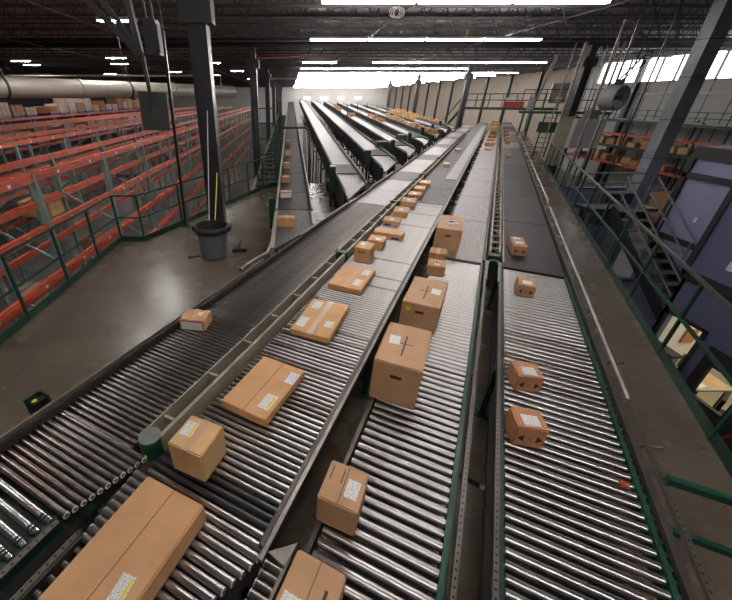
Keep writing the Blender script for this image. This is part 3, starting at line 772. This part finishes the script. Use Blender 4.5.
# pallet loads
def pallet(x, y, z, k, label, group):
    blue = k % 3 != 1
    p = thing('pallet', ('blue' if blue else 'wooden') + ' pallet %s, %s from the near end' % (label, nth('p' + group)), 'pallet', (x, y, z), 0, 'pallets ' + group)
    bd = MB().box(-.55, .55, -.06, .06, 0, .02).mesh('board', 'pallet_blue' if blue else 'pallet_wood')
    for j in range(7): inst('board', bd, p, (0, -.48 + .16 * j, .105))
    st_ = MB().box(-.05, .05, -.55, .55, 0, .1).mesh('stringer', 'pallet_blue' if blue else 'pallet_wood')
    for xx in (-.48, 0, .48): inst('stringer', st_, p, (xx, 0, .005))
kinds = ['wrap', 'wrap', CARD[3], 'wrap', CARD[5], CARD[4]]
def load(x, y, z, k, where, group, hh):
    wrapped = kinds[k % 6] == 'wrap'
    nm = 'stack of shrink-wrapped cartons' if wrapped else 'stack of bare brown cartons'
    t = thing('carton_stack', '%s %s, %s from the near end' % (nm, where, nth(group)), 'pallet load', (x, y, z), 0, group)
    rows = max(2, int(hh / .3)); dz = hh / rows
    me = bevel_box(.36, 1.08, dz - .006, .012, kinds[k % 6], 'carton_layer')
    for r in range(rows):
        for j in range(3): inst('carton_layer', me, t, (random.uniform(-.015, .015), -.37 + .37 * j, r * dz))
k = 0
for j in range(36):
    y = 8.66 + j * 1.31; k += 1
    if j in (15, 29): continue
    z = ZT + .037; wh = 'atop the farthest left rack row'; g = 'loads on the farthest rack row'
    pallet(-17.9, y, z, k, wh, g); load(-17.9, y, z + .127, k, wh, g, random.choice((.45, .6, .75, .9, .95)))
for j in range(22):
    if j % 7 == 4: continue
    y = 6.66 + j * 1.31; k += 1; z = .92 + .037; wh = 'inside the third rack row'; g = 'loads in the third rack row'
    pallet(-13.1, y, z, k, wh, g); load(-13.1, y, z + .127, k + 1, wh, g, random.choice((.5, .6, .65)))
for j, (y, z) in enumerate(((4.48, -1.78), (9.72, -1.78), (12.34, -.88), (14.96, -1.78), (20.2, -.88), (22.82, -1.78), (28.05, -.88))):
    wh = 'low in the second rack row'; g = 'loads low in the second rack row'; k += 1
    if z < -1: z = ZLOW
    pallet(-9.0, y + .65, z + (.037 if z > ZLOW else 0), k, wh, g); load(-9.0, y + .65, z + (.164 if z > ZLOW else .127), k, wh, g, .55)

# large pale pipe over the racks
P0 = Vector((-12.0, 2.05, 3.22)); dirp = Vector((ST, CT, 0)); rr = .245
t = thing('ventilation_pipe', 'large pale round pipe hung above the rack rows on the left', 'pipe', P0, -TH)
for k in range(5):
    MB().cyl((0, k * 4.0 + .02, 0), (0, k * 4.0 + 3.98, 0), rr, n=24).build('pipe_section', 'pipe', t)
    MB().cyl((0, k * 4.0 - .05, 0), (0, k * 4.0 + .05, 0), rr + .025, n=24).build('coupling', 'pipe', t)
    st2 = MB().cyl((0, k * 4.0 + 1.8, 0), (0, k * 4.0 + 1.86, 0), rr + .02, n=24).bar((-.2, k * 4 + 1.83, .2), (0, k * 4 + 1.83, .8), .02).bar((.2, k * 4 + 1.83, .2), (0, k * 4 + 1.83, .8), .02).bar((0, k * 4 + 1.83, .8), (0, k * 4 + 1.83, 2.0), .02)
    st2.build('hanger_strap', 'trim_grey', t)
# slim conduit with an elbow
t = thing('conduit_pipe', 'slim pale pipe crossing the dark left ceiling to a drop', 'pipe', (-24, 30, 4.32))
MB().tube([(0, 0, 0), (19.0, 0, 0), (19.0, 0, -1.6)], .06, 8).build('pipe_run', 'pipe', t)
MB().bar((4, 0, 0), (4, 0, 1.0), .02).bar((14, 0, 0), (14, 0, 1.0), .02).build('hanger_rod', 'trim_grey', t)
t = thing('conduit_pipe', 'slim pale pipe running right from the left column row', 'pipe', (-1.6, 34.2, 4.3))
MB().tube([(0, 0, 0), (16, 0, 0)], .06, 8).build('pipe_run', 'pipe', t)
MB().bar((3, 0, 0), (3, 0, 1.0), .02).bar((11, 0, 0), (11, 0, 1.0), .02).build('hanger_rod', 'trim_grey', t)
t = thing('sprinkler_pipe', 'thin red sprinkler pipe slanting from the second column', 'pipe', (-1.6, 20.5, 4.6))
MB().tube([(0, 0, 0), (4.2, 4.0, .45)], .035, 8).build('pipe_run', 'redpipe', t)

# ------------------------------------------------------------------ hanging panel, pole, trash can, broom
Hp = thing('hanging_panel', 'dark flat panel hung from a slanted steel bracket above the racks', 'panel', (-1.86, 5.5, 2.60))
MB().hexa([(-.19, -.012, 0), (.18, -.012, -.01), (.18, .012, -.01), (-.19, .012, 0)], [(-.17, -.012, .47), (.21, -.012, .45), (.21, .012, .45), (-.17, .012, .47)]).build('panel', 'panel_dark', Hp)
MB().bar((.0, -.03, .38), (-.02, -.03, .90), .045, .03).bar((-.03, -.03, .22), (.03, -.03, .45), .05, .02).build('stem', 'trim_grey', Hp)
MB().bar((-.05, 0, .86), (-.80, .1, 1.62), .07).bar((-.05, 0, .95), (-.60, .1, 1.62), .05).bar((-.80, .1, 1.62), (-1.5, .2, 2.65), .06).bar((-.05, 0, .86), (-.15, .1, 1.62), .075).bar((-.15, .1, 1.62), (-.3, .2, 2.65), .05).build('bracket_arm', 'trim_grey', Hp)
MB().bar((-.06, 0, .86), (.12, 0, .88), .04).bar((.10, 0, 1.18), (.03, 0, 2.65), .02).bar((.18, 0, 1.18), (.14, 0, 2.65), .02).build('hanger_rod', 'trim_grey', Hp)
MB().box(.06, .22, -.09, .09, .86, 1.22).build('control_box', 'column', Hp)
MB().box(.222, .232, -.07, .07, .88, 1.18).build('box_door', 'girder', Hp)
t = thing('tall_pole', 'thin black pole rising from the railing behind the hanging panel', 'pole', (-2.78, 9.22, 0))
MB().bar((0, 0, 0), (.12, 0, 4.2), .06).build('shaft', 'black_gloss', t); MB().box(-.1, .1, -.1, .1, 0, .015).build('base_plate', 'black', t)
MB().bar((.12, 0, 4.2), (.14, 0, 5.2), .02).build('ceiling_rod', 'trim_grey', t)

can = thing('trash_can', 'round grey plastic trash can with a black liner at the column', 'trash can', (-1.63, 7.16, 0))
MB().lathe([(.0, .01), (.26, .01), (.27, .03), (.315, .60), (.325, .61)], n=32).build('body', 'can_grey', can)
MB().lathe([(.33, .56), (.37, .60), (.37, .64), (.345, .70), (.325, .70), (.30, .55), (.26, .25), (0, .2)], n=32).build('liner', 'black', can)
MB().box(-.40, -.33, -.07, .07, .60, .68).box(.33, .40, -.07, .07, .60, .68).build('handle', 'black', can)
t = thing('push_broom', 'black broom head lying on the floor behind the trash can', 'broom', (-1.13, 7.42, 0), .2)
MB().box(-.16, .16, -.05, .05, .04, .08).build('head', 'black', t); MB().box(-.15, .15, -.04, .04, 0, .04).build('bristles', 'black_gloss', t)
MB().cyl((0, 0, .06), (.06, .12, .22), .015, n=8).build('socket', 'black', t)
t = thing('floor_bracket', 'small black foot bracket sticking out left of the trash can', 'bracket', (-2.06, 7.12, 0), .35)
MB().box(-.14, .12, -.02, .02, 0, .03).box(-.14, -.1, -.05, .05, 0, .05).build('foot', 'black', t)
t = thing('yellow_stick', 'thin yellow stick leaning on the column inside the trash can', 'stick', (-1.66, 7.38, .25))
MB().cyl((0, 0, 0), (.0, 1.08, 1.25), .013, n=8).build('shaft', 'yellow', t); MB().cyl((-.12, .1, 0), (-.08, 1.08, 2.5), .009, n=8).build('cord', 'white', t)

# ================================================================== right side
# bridge crossing the lanes in the distance
t = thing('crossover_bridge', 'green steel crossover bridge with stairs over the far lanes', 'bridge', LW(41.5, 0), -TH)
MB().box(-3.2, 4.4, -.55, .55, 2.0, 2.2).build('deck', 'green', t)
for yy in (-.55, .55):
    for zz in (2.75, 3.25): MB().bar((-3.2, yy, zz), (4.4, yy, zz), .06).build('rail', 'green', t)
    for k in range(8): MB().bar((-3.2 + 1.08 * k, yy, 2.2), (-3.2 + 1.08 * k, yy, 3.25), .05).build('post', 'green', t)
for xx in (-3.1, 2.0, 2.6): MB().box(xx - .06, xx + .06, -.5, -.38, 0, 2.0).box(xx - .06, xx + .06, .38, .5, 0, 2.0).build('leg', 'green', t)
for yy in (-.5, .5): MB().bar((-3.2, yy, 2.1), (-4.6, yy, 0.1), .08, .2).bar((-3.2, yy, 3.2), (-4.6, yy, 1.1), .05).build('stair_stringer', 'green', t)
for k in range(9): MB().box(-.12, .12, -.5, .5, 0, .03).build('tread', 'green_dark', t, (-3.3 - .14 * k, 0, 1.9 - .21 * k))
t = thing('red_bin', 'red and white bin standing on the far crossover bridge', 'bin', LW(41.5, 1.0, 2.201), -TH)
MB().box(-.8, .8, -.3, .3, 0, .45).build('body', 'red', t); MB().box(-.7, .1, -.25, .25, .45, .75).build('load', 'white', t)
# green platform with ladder at the lane side
t = thing('service_platform', 'green service platform with ladder and grey control cabinet right of the lanes', 'platform', LW(26.5, 2.6), -TH)
MB().box(-1.6, 2.6, -.4, .4, 2.2, 2.32).build('deck', 'green', t)
for zz in (2.85, 3.35): MB().bar((-1.6, -.4, zz), (2.6, -.4, zz), .04).build('rail', 'green', t)
for k in range(5): MB().bar((-1.6 + 1.05 * k, -.4, 2.3), (-1.6 + 1.05 * k, -.4, 3.35), .04).build('post', 'green', t)
for xx in (-.3, .25, 1.9, 2.5): MB().bar((xx, -.4, 0), (xx, -.4, 2.2), .07).build('leg', 'green', t)
for k in range(8): MB().bar((-.3, -.4, .25 + .25 * k), (.25, -.4, .25 + .25 * k), .03).build('rung', 'green_dark', t)
cb_ = MB().box(-.45, .45, -.2, .2, 0, .95).build('control_cabinet', 'galv', t, (.1, 0, 2.7))
MB().box(-.12, .14, -.215, -.2, .1, .32).build('warning_sticker', 'yellow', cb_)
MB().box(-1.3, -.95, -.45, -.25, 2.4, 3.0).build('junction_box', 'duct', t)
MB().tube([(-.9, -.3, 2.9), (-.6, -.3, 4.9)], .06, 8).build('conduit', 'steel_tube', t)
for k in range(3): MB().tube([(.9 + .25 * k, -.3, 2.3), (.9 + .25 * k, -.3, 5.2)], .03, 6).build('conduit', 'galv', t)
MB().box(-.5, .5, -.7, -.3, 1.3, 1.8).build('motor_unit', 'green_dark', t)
# beige panel and grey cabinet
t = thing('beige_panel', 'tall beige panel standing at the end of the right railing', 'panel', LW(23.0, 2.95), -TH)
MB().box(-.28, .28, -.06, .06, 0, 2.15).build('panel', 'cream', t); MB().box(-.3, .3, -.08, .08, 2.15, 2.2).build('cap', 'galv', t)
MB().box(-.3, .3, -.15, .15, 0, .03).build('foot', 'galv', t)
t = thing('electrical_cabinet', 'wide light grey electrical cabinet mounted beside the right column', 'cabinet', (15.0, 19.9, 0))
MB().box(-.75, .75, -.2, .2, .72, 2.05).build('body', 'wall_pale', t)
MB().box(-.72, -.02, -.225, -.2, .76, 2.01).build('door', 'wall_pale', t); MB().box(.02, .72, -.225, -.2, .76, 2.01).build('door', 'wall_pale', t)
MB().box(-.3, .3, -.15, .15, 2.05, 2.45).build('junction_box', 'galv', t)
MB().box(-.7, -.62, -.05, .05, ZLOW, .72).box(.62, .7, -.05, .05, ZLOW, .72).build('leg', 'column', t)
# vertical conduits
for i, (x, y_, z0, z1, r_, lab) in enumerate(((13.75, 20.2, ZLOW, 5.2, .08, 'thick bright vertical conduit just left of the right column'), (13.35, 20.3, ZLOW, 5.2, .03, 'thin vertical conduit at the right column, leftmost of its bunch'),
        (15.15, 20.1, 2.4, 5.2, .05, 'vertical conduit rising from the grey electrical cabinet'), (15.45, 20.1, 2.4, 5.2, .05, 'second vertical conduit on the grey electrical cabinet'),
        (11.35, 14.5, -3.2, 5.2, .035, 'bright vertical pipe left of the drum fan'), (10.95, 14.6, -3.2, 5.2, .035, 'second bright vertical pipe beside the drum fan'), (10.75, 12.5, -3.2, 5.2, .025, 'thin black rod hanging right of the drum fan'),
        (25.4, 22.6, ZLOW, 4.9, .06, 'first of three thin pipes on the windowed wall'), (25.4, 22.1, ZLOW, 4.9, .06, 'middle of three thin pipes on the windowed wall'), (25.4, 21.6, ZLOW, 4.9, .06, 'last of three thin pipes on the windowed wall'))):
    t = thing('conduit_pipe', lab, 'pipe', (x, y_, z0))
    MB().cyl((0, 0, 0), (0, 0, z1 - z0), r_, n=10).build('pipe_run', 'black_gloss' if 'black' in lab else 'galv', t)
    for zz in (.4, .75): MB().cyl((0, 0, (z1 - z0) * zz), (0, 0, (z1 - z0) * zz + .08), r_ + .02, n=10).build('coupling', 'galv', t)
# drum fan
fa = thing('drum_fan', 'dark round drum fan hanging in front of the windowed wall', 'fan', (10.3, 13.0, 2.98), R(15))
MB().lathe([(.33, -.24), (.35, -.2), (.35, .2), (.33, .24), (.31, .24), (.31, -.24), (.33, -.24)], n=28).build('drum', 'duct', fa).rotation_euler = (R(90), 0, 0)
gm = MB()
for r_ in (.08, .16, .24, .31):
    gm.tube([(r_ * math.cos(a * .2618), -.24, r_ * math.sin(a * .2618)) for a in range(25)], .006, 5)
for a in range(8): gm.bar((0, -.24, 0), (.32 * math.cos(a * .785), -.24, .32 * math.sin(a * .785)), .008)
gm.build('grille', 'black', fa)
bl_ = MB().hexa([(.04, -.05, -.03), (.29, -.08, -.07), (.29, -.06, .07), (.04, -.03, .03)], [(.04, -.04, -.03), (.29, -.07, -.07), (.29, -.05, .07), (.04, -.02, .03)]).mesh('blade', 'black')
for a in range(4): inst('blade', bl_, fa, (0, .03, 0), (0, a * math.pi / 2, 0))
MB().cyl((0, -.1, 0), (0, .15, 0), .07, n=14).build('motor', 'black', fa)
MB().box(-.05, .05, -.1, .1, .35, .5).build('yoke', 'black', fa)
MB().bar((-.1, 0, .45), (.55, 0, 1.1), .035).bar((0, 0, .45), (.75, 0, .95), .03).bar((.3, 0, .7), (.5, 0, 2.97), .03).bar((0, .1, .45), (-.05, .1, 2.97), .03).build('strut', 'black', fa)
# big square duct
du = thing('air_duct', 'tall square sheet-metal air duct dropping from the ceiling on the right', 'duct', (11.72, 12.2, -.9))
zs = [0, 1.15, 2.2, 3.3, 4.4, 5.3, 6.6]
for k, (a, b) in enumerate(zip(zs, zs[1:])):
    MB().box(-.22, .22, -.19, .19, a + .01, b - .01).build('duct_section', 'duct', du); MB().box(-.23, .23, -.20, .20, b - .01, b + .01).build('flange', 'trim_grey', du)
MB().box(-1.1, -.22, -.18, .18, .0, 1.1).build('branch_duct', 'trim_grey', du)
MB().box(-.2, .2, -.2, .2, ZLOW + .9, 0).build('lower_duct', 'duct', du)

# shelving along the windowed wall
sh = thing('storage_shelving', 'green and orange shelving with a green deck below the windowed wall', 'rack', (24.2, 12, ZLOW))
zo = -ZLOW
nb_ = 8
upm = MB().box(-1.2, -1.12, -.04, .04, 0, zo + 1.75).box(1.0, 1.08, -.04, .04, 0, zo + 1.75).mesh('upright_frame', 'green')
obm = MB().box(-1.25, -1.18, .05, 2.45, -.12, .03).mesh('beam', 'orange')
gbm = MB().box(-1.3, -1.2, 0, 2.5, -.1, .06).mesh('deck_beam', 'green')
dk = MB().box(-1.2, 1.1, 0, 2.5, -.03, 0).mesh('shelf_deck', 'greygreen')
for k in range(nb_ + 1): inst('upright_frame', upm, sh, (0, k * 2.5, 0))
for k in range(nb_):
    for z in (.78, -1.05): inst('beam', obm, sh, (0, k * 2.5, zo + z)); 
    for z in (-.0, -1.05): inst('shelf_deck', dk, sh, (0, k * 2.5, zo + z))
    inst('deck_beam', gbm, sh, (0, k * 2.5, zo + 1.6)); inst('shelf_deck', dk, sh, (0, k * 2.5, zo + 1.62))
    inst('deck_beam', gbm, sh, (0, k * 2.5, zo + 0.0))
for z in (1.95, 2.25): MB().bar((-1.25, 0, zo + z), (-1.25, 20, zo + z), .035).build('deck_rail', 'green', sh)
dp = MB().box(-1.27, -1.23, -.02, .02, zo + 1.62, zo + 2.25).mesh('rail_post', 'green')
for k in range(17): inst('rail_post', dp, sh, (0, k * 1.25, 0))
kk = 0
for k in range(21):
    for lv, zz in ((0, 0.003), (1, -1.047)):
        if random.random() < .25: continue
        ww, hh, ll = random.uniform(.4, .75), random.choice((.3, .4, .5, .62)), random.uniform(.5, .85)
        y_ = 12.4 + .93 * k
        for st_k in range(random.choice((1, 1, 2))):
            c = thing('carton', 'brown carton on the %s shelf by the windowed wall, %s from the near end' % (('upper', 'lower')[lv], nth('sh%d' % lv)), 'box', (23.5 + random.uniform(0, .2), y_, zz + st_k * hh), random.uniform(-.08, .08), 'cartons on the %s shelf' % ('upper' if lv == 0 else 'lower'))
            inst('body', bevel_box(min(ll, .72), ww, hh - .005, .01, CARD[random.choice((0, 1, 3, 4, 5))]), c)
            if random.random() < .4: plabel(c, 0, 0, .3, .35, hh - .005)
            if st_k == 0 and hh > .45: break
# amber bins low under the shelving, seen past the duct
for j in range(5):
    c = thing('carton', '%s nearest large amber carton on the lower floor under the shelving' % nth('amb'), 'box', (22.2, 14.5 + 1.6 * j, ZLOW), 0, 'amber cartons on the lower floor')
    inst('body', bevel_box(1.3, 1.1, 1.35, .02, CARD[1]), c); MB().box(-.03, .03, -.66, .66, 1.349, 1.353).build('tape', 'tape', c)

# ------------------------------------------------------------------ offices on the lower level
of = thing('modular_office', 'lavender two-storey modular office block with grey trim', 'office', (11, 4.6, ZLOW))
zl = -ZLOW
MB().box(0, 4, 0, 5.75, 0, zl - .62).build('lower_wall', 'office_blue', of)
MB().box(.12, 4, .02, 5.70, zl - .62, zl + 1.55).build('upper_body', 'lavender', of)
for k in range(4): MB().box(.06, .12, .05 + 1.42 * k, 1.43 + 1.42 * k, zl - .5, zl + 1.06).build('wall_panel', 'lavender', of)
for k in range(4): MB().box(.06, .12, .05 + 1.42 * k, 1.43 + 1.42 * k, zl + 1.2, zl + 1.55).build('wall_panel', 'lavender', of)
MB().box(-.02, .14, 0, 5.78, zl - .62, zl - .48).box(-.02, .14, 0, 5.78, zl + 1.07, zl + 1.19).box(0, 4, -.02, 5.8, zl + 1.55, zl + 1.86).box(-.02, .14, 5.66, 5.8, zl - .62, zl + 1.6).build('trim', 'trim_grey', of)
MB().box(-.03, .0, 0, 5.75, zl - 1.0, zl - .93).build('ledge_rail', 'office_blue', of)
MB().box(.05, .058, 4.85, 4.93, zl + .02, zl + .16).build('switch_plate', 'paper', of)
hg = MB().tube([(.0, 3.75 + .22 * math.cos(a), zl + .72 + .22 * math.sin(a)) for a in [k * .31 - .2 for k in range(16)]], .025, 6); hg.build('hanging_hose', 'trim_grey', of)

nf = thing('modular_office', 'dark blue modular office with lit windows at the right edge', 'office', (8, .2, ZLOW))
# upper storey
MB().box(0, 2.85, 0, 6.3, zl - .0, zl + 2.4).build('upper_body', 'navy', nf)
for k in range(5): MB().box(-.05, 0, .03 + 1.27 * k, 1.27 + 1.27 * k, zl + .02, zl + 2.38).build('wall_panel', 'navy', nf)
MB().box(-.08, 2.85, -.02, 6.3, zl - .16, zl + .02).box(-.08, .0, 6.24, 6.34, zl - .1, zl + 2.4).build('trim', 'trim_grey', nf)
MB().box(-.055, -.05, 5.28, 5.7, zl + .26, zl + .42).build('door_sign', 'paper', nf)
# lower storey with window openings : y local = world-0.2
wy = [(5.45, 6.15, zl - 1.95, zl - .95), (4.45, 5.05, zl - 2.15, zl - 1.45)]
lw = MB().box(0, .1, 0, 3.9, 0, zl - .16).box(0, .1, 5.22, 5.45, 0, zl - .16).box(0, .1, 6.15, 6.3, 0, zl - .16)
lw.box(0, .1, 5.45, 6.15, 0, zl - 1.95).box(0, .1, 5.45, 6.15, zl - .95, zl - .16)
lw.box(0, .1, 3.9, 5.22, zl - 1.1, zl - .16)
lw.box(0, 2.85, 6.22, 6.3, 0, zl - .16)
lw.build('lower_wall', 'navy', nf)
dr_ = MB().box(0, .08, 3.9, 4.45, 0, zl - 1.1).box(0, .08, 5.05, 5.22, 0, zl - 1.1).box(0, .08, 4.45, 5.05, 0, zl - 2.15).box(0, .08, 4.45, 5.05, zl - 1.45, zl - 1.1).build('door', 'trim_grey', nf)
MB().box(-.06, -.02, 4.0, 4.06, 1.0, 1.12).build('handle', 'steel_tube', dr_)
MB().box(-.03, .0, 5.38, 5.45, zl - 2.0, zl - .9).box(-.03, .0, 6.15, 6.22, zl - 2.0, zl - .9).box(-.03, 0, 5.38, 6.22, zl - 2.02, zl - 1.95).box(-.03, 0, 5.38, 6.22, zl - .95, zl - .88).build('window_frame', 'trim_grey', nf)
MB().box(.1, 2.75, 0, 6.22, .0, .02).box(2.75, 2.85, 0, 6.3, 0, zl - .16).build('interior', 'room_inside', nf)
MB().box(.6, 1.8, 3.9, 5.9, zl - .22, zl - .18).build('ceiling_light', 'office_glow', nf)
MB().box(.6, .85, 6.12, 6.16, 1.5, 1.85).build('notice_board', CARD[4], nf)
MB().box(.1, 2.75, 6.16, 6.2, .02, zl - .2).build('inner_lining', 'white', nf)
t = thing('office_desk', 'cluttered counter desk seen through the office window', 'desk', (8.52, 5.72, ZLOW + .021))
MB().box(-.36, .4, -.45, .55, 1.04, 1.08).build('top', 'desk', t)
for xx in (-.32, .36):
    for yy in (-.4, .5): MB().box(xx - .03, xx + .03, yy - .03, yy + .03, 0, 1.04).build('leg', 'trim_grey', t)
MB().box(-.3, .3, -.3, .4, .9, 1.04).build('drawer', 'greygreen', t)
t = thing('computer_monitor', 'grey-green computer monitor on the office counter desk', 'monitor', (8.50, 5.86, ZLOW + 1.102))
MB().box(-.13, .13, -.1, .12, .06, .36).build('case', 'greygreen', t); MB().box(-.1, .1, -.06, .06, 0, .06).build('foot', 'trim_grey', t); MB().box(-.11, .11, -.105, -.1, .09, .33).build('screen', 'black_gloss', t)
for i, (x, y_, lab) in enumerate(((-.2, -.22, 'sheet of white paper lying on the office counter desk'), (.22, .3, 'white sheet behind the monitor on the office counter desk'), (.2, -.2, 'pale folder at the far side of the office counter desk'))):
    o = box(-.11, .11, -.15, .15, 0, .004).build('paper_sheet', 'paper' if i < 2 else CARD[5], None, (8.52 + x, 5.72 + y_, ZLOW + 1.102), .3); tag(o, lab, 'paper')
t = thing('office_chair', 'black swivel chair behind the office door window', 'chair', (8.5, 4.8, ZLOW + .021), .6)
MB().box(-.24, .24, -.24, .24, .70, .78).build('seat', 'black', t); MB().box(-.2, .2, .2, .26, .86, 1.2).build('backrest', 'black', t)
MB().cyl((0, 0, .1), (0, 0, .70), .03, n=8).build('gas_lift', 'trim_grey', t)
for a in range(5): MB().bar((0, 0, .1), (.28 * math.cos(a * 1.257), .28 * math.sin(a * 1.257), .04), .035).build('leg', 'black', t)
MB().bar((0, .2, .74), (0, .24, .9), .05).build('back_bar', 'trim_grey', t)
t = thing('red_dustpan', 'red long-handled dustpan hung on the office wall below the door window', 'dustpan', (7.86, 4.46, -2.75))
MB().hexa([(-.12, -.16, 0), (.08, -.16, 0), (.08, .16, 0), (-.12, .16, 0)], [(-.06, -.12, .16), (.08, -.12, .16), (.08, .12, .16), (-.06, .12, .16)]).build('pan', 'red', t)
MB().cyl((.05, 0, .15), (.05, -.25, .75), .014, n=8).build('handle', 'red', t)
# stairs down to the lower level, beside the lavender office
stx = thing('steel_stair', 'grey steel stair with pale treads going down beside the lavender office', 'stairs', (10.45, 6.72, ZLOW))
nst = 15; H_ = zl; run = 4.2
for k in range(nst): MB().box(-.42, .42, 0, .26, -.03, 0).build('tread', 'tread', stx, (0, run * k / nst, H_ * (k + 1) / nst))
for sx in (-.47, .45): MB().bar((sx, -.1, .05), (sx, run + .1, H_ - .02), .05, .28).build('stringer', 'trim_grey', stx)
for sx in (-.47, .45):
    for dz in (.5, .95): MB().bar((sx, 0, .15 + dz), (sx, run, H_ + dz), .035).build('handrail', 'duct', stx)
    for k in range(4): MB().bar((sx, run * (k + .3) / 4, H_ * (k + .3) / 4), (sx, run * (k + .3) / 4, H_ * (k + .3) / 4 + 1.05), .03).build('baluster', 'duct', stx)
MB().box(-1.2, .95, run, run + .62, H_ - .1, H_).build('landing', 'trim_grey', stx)
for dz in (.35, .65, .95): MB().bar((-1.2, run + .6, H_ + dz), (.95, run + .6, H_ + dz), .035).build('landing_rail', 'duct', stx)
for k in range(4): MB().bar((-1.2 + .71 * k, run + .6, H_), (-1.2 + .71 * k, run + .6, H_ + .95), .03).build('landing_post', 'duct', stx)
MB().box(-1.15, -1.05, run + .3, run + .4, 0, H_ - .1).build('landing_leg', 'trim_grey', stx)
# low blue partitions
for i, (x, y_, w_, d_, h_, lab) in enumerate(((8.5, 9.0, 1.1, .1, 1.7, 'pale blue low partition left of the steel stair'), (8.0, 7.2, .1, 1.4, 1.5, 'pale blue partition standing parallel to the walkway railing'), (13.2, 16.5, 2.4, .12, 2.6, 'dark blue partition below the shelving past the duct'))):
    t = thing('partition', lab, 'partition', (x, y_, ZLOW)); MB().box(-w_, w_, -d_, d_, .05, h_).build('panel', 'office_blue', t)
    MB().box(-w_ - .02, w_ + .02, -d_ - .02, d_ + .02, h_, h_ + .05).box(-w_, w_, -d_, d_, 0, .05).build('trim', 'trim_grey', t)
for j, (x, y_, a, lab) in enumerate(((7.2, 8.6, .2, 'amber carton on the lower floor below the railing'), (9.6, 13.8, .5, 'amber carton at the foot of the air duct'), (7.0, 7.9, .5, 'small tan carton on the lower floor by the pale partition'))):
    c = thing('carton', lab, 'box', (x, y_, ZLOW), a); inst('body', bevel_box(.6, .5, .5 - .1 * (j == 2), .01, CARD[0]), c); MB().box(-.03, .03, -.3, .3, .499 - .1 * (j == 2), .503 - .1 * (j == 2)).build('tape', 'tape', c)

# ================================================================== lights
def fixture(x, y, z, label, group, tm):
    t = thing('fluorescent_fixture', label, 'light', (x, y, z), 0, group)
    inst('housing', FH, t); inst('tube', tm, t, (0, -.04, -.035)); inst('tube', tm, t, (0, .04, -.035))
    inst('hanger', FR, t, (-1, 0, 0)); inst('hanger', FR, t, (1, 0, 0))
FH = MB().hexa([(-1.2, -.08, 0), (1.2, -.08, 0), (1.2, .08, 0), (-1.2, .08, 0)], [(-1.2, -.04, .07), (1.2, -.04, .07), (1.2, .04, .07), (-1.2, .04, .07)]).mesh('housing', 'white')
FR = MB().box(-.008, .008, -.008, .008, .07, .82).mesh('hanger', 'galv')
TM = MB().cyl((-1.18, 0, 0), (1.18, 0, 0), .024, n=8).mesh('tube', 'tube_glow')
rows = [(-1.2, -1.2, 2), (4.6, -1.2, 2), (11.6, .8, 3), (18.5, .85, 4), (30.0, .9, 7), (36.3, .9, 6), (42.4, .9, 9), (47, .9, 9), (52, .9, 9), (57.5, .9, 9), (64, .9, 9), (71, .9, 9), (79, .9, 9), (87, .9, 9), (96, .9, 9), (104, .9, 9)]  # first two rows are out of view, added to light the foreground
names = ['unseen row added behind the viewer', 'unseen row added overhead near the viewer', 'nearest row in view', 'second row in view', 'third row in view', 'fourth row in view', 'fifth row in view', 'sixth row in view', 'seventh row in view', 'eighth row in view', 'ninth row in view', 'tenth row in view', 'eleventh row in view', 'twelfth row in view', 'thirteenth row in view', 'last row, added to brighten the far wall']  # far rows packed closer to imitate glow; last one brightens the far wall
for (y, x0, nf_), w in zip(rows, names):
    for k in range(nf_):
        if w.startswith('third') and k == 1: continue
        fixture(x0 + 1.2 + k * 2.46, y, 5.13, 'white fluorescent strip light, %s from the left in the %s' % (nth(w), w), 'fluorescent ' + w, TM)
HBm = MB().box(-.6, .6, -.17, .17, 0, .08).mesh('housing', 'white')
HBg = MB().box(-.56, .56, -.14, .14, -.012, 0).mesh('lamp_panel', 'bay_glow')
for i, (x, y, lab) in enumerate(((-5.5, 14.2, 'nearest ceiling light over the rack rows'), (-18.1, 28.7, 'ceiling light over the farthest racks, leftmost in view'), (-19.5, 32.1, 'ceiling light second from left over the farthest racks'),
        (-26.9, 46.2, 'small ceiling light low at far left above the pipe'), (-10.8, 26.6, 'upper of the paired ceiling lights left of the hanging panel'), (-12.5, 31.2, 'lower of the paired ceiling lights left of the hanging panel'),
        (-18.9, 44.2, 'distant ceiling light just above the pipe left of the panel'), (-11.1, 40.8, 'ceiling light between the hanging panel and nearest column'), (-5.55, 30.3, 'ceiling light just right of the nearest column'),
        (-4.9, 39.2, 'distant ceiling light left of the second column'), (-5.1, 56, 'most distant ceiling light over the racks'), (-6.6, 3.4, 'unseen ceiling light added to brighten the racks beside the viewer'), (-4.9, 10.2, 'ceiling light above the railing corner, above the picture'), (-12.5, 10.5, 'ceiling light over the third rack row beside the viewer'))):  # unseen light over the nearest racks is added to brighten racks and rollers
    t = thing('ceiling_light', lab, 'light', (x, y, 5.1)); inst('housing', HBm, t); inst('lamp_panel', HBg, t)
    MB().box(-.4, -.39, -.005, .005, .08, .5).box(.39, .4, -.005, .005, .08, .5).build('hanger', 'galv', t)
# cable coil and yellow tags under the ceiling
t = thing('cable_coil', 'coil of pale cable hanging under the nearest light row', 'cable', (2.6, 11.2, 4.95))
MB().bar((.1, 0, 0), (.1, 0, .28), .012).build('cord', 'white', t)
for k in range(3): MB().tube([(.13 * math.cos(a * .42) + .06 * k, .03 * k, -.12 + .11 * math.sin(a * .42)) for a in range(16)], .012, 5).build('loop', 'white', t)
for i, (x, y, lab) in enumerate(((6.67, 16.62, 'yellow tag strip hanging below the second light row'), (.45, 16.62, 'small yellow tag under the ceiling by the second column'))):
    o = box(-.02, .02, -.004, .004, -.25 if i == 0 else -.08, 0).build('yellow_tag', 'yellow', None, (x, y, 5.22)); tag(o, lab, 'tag')
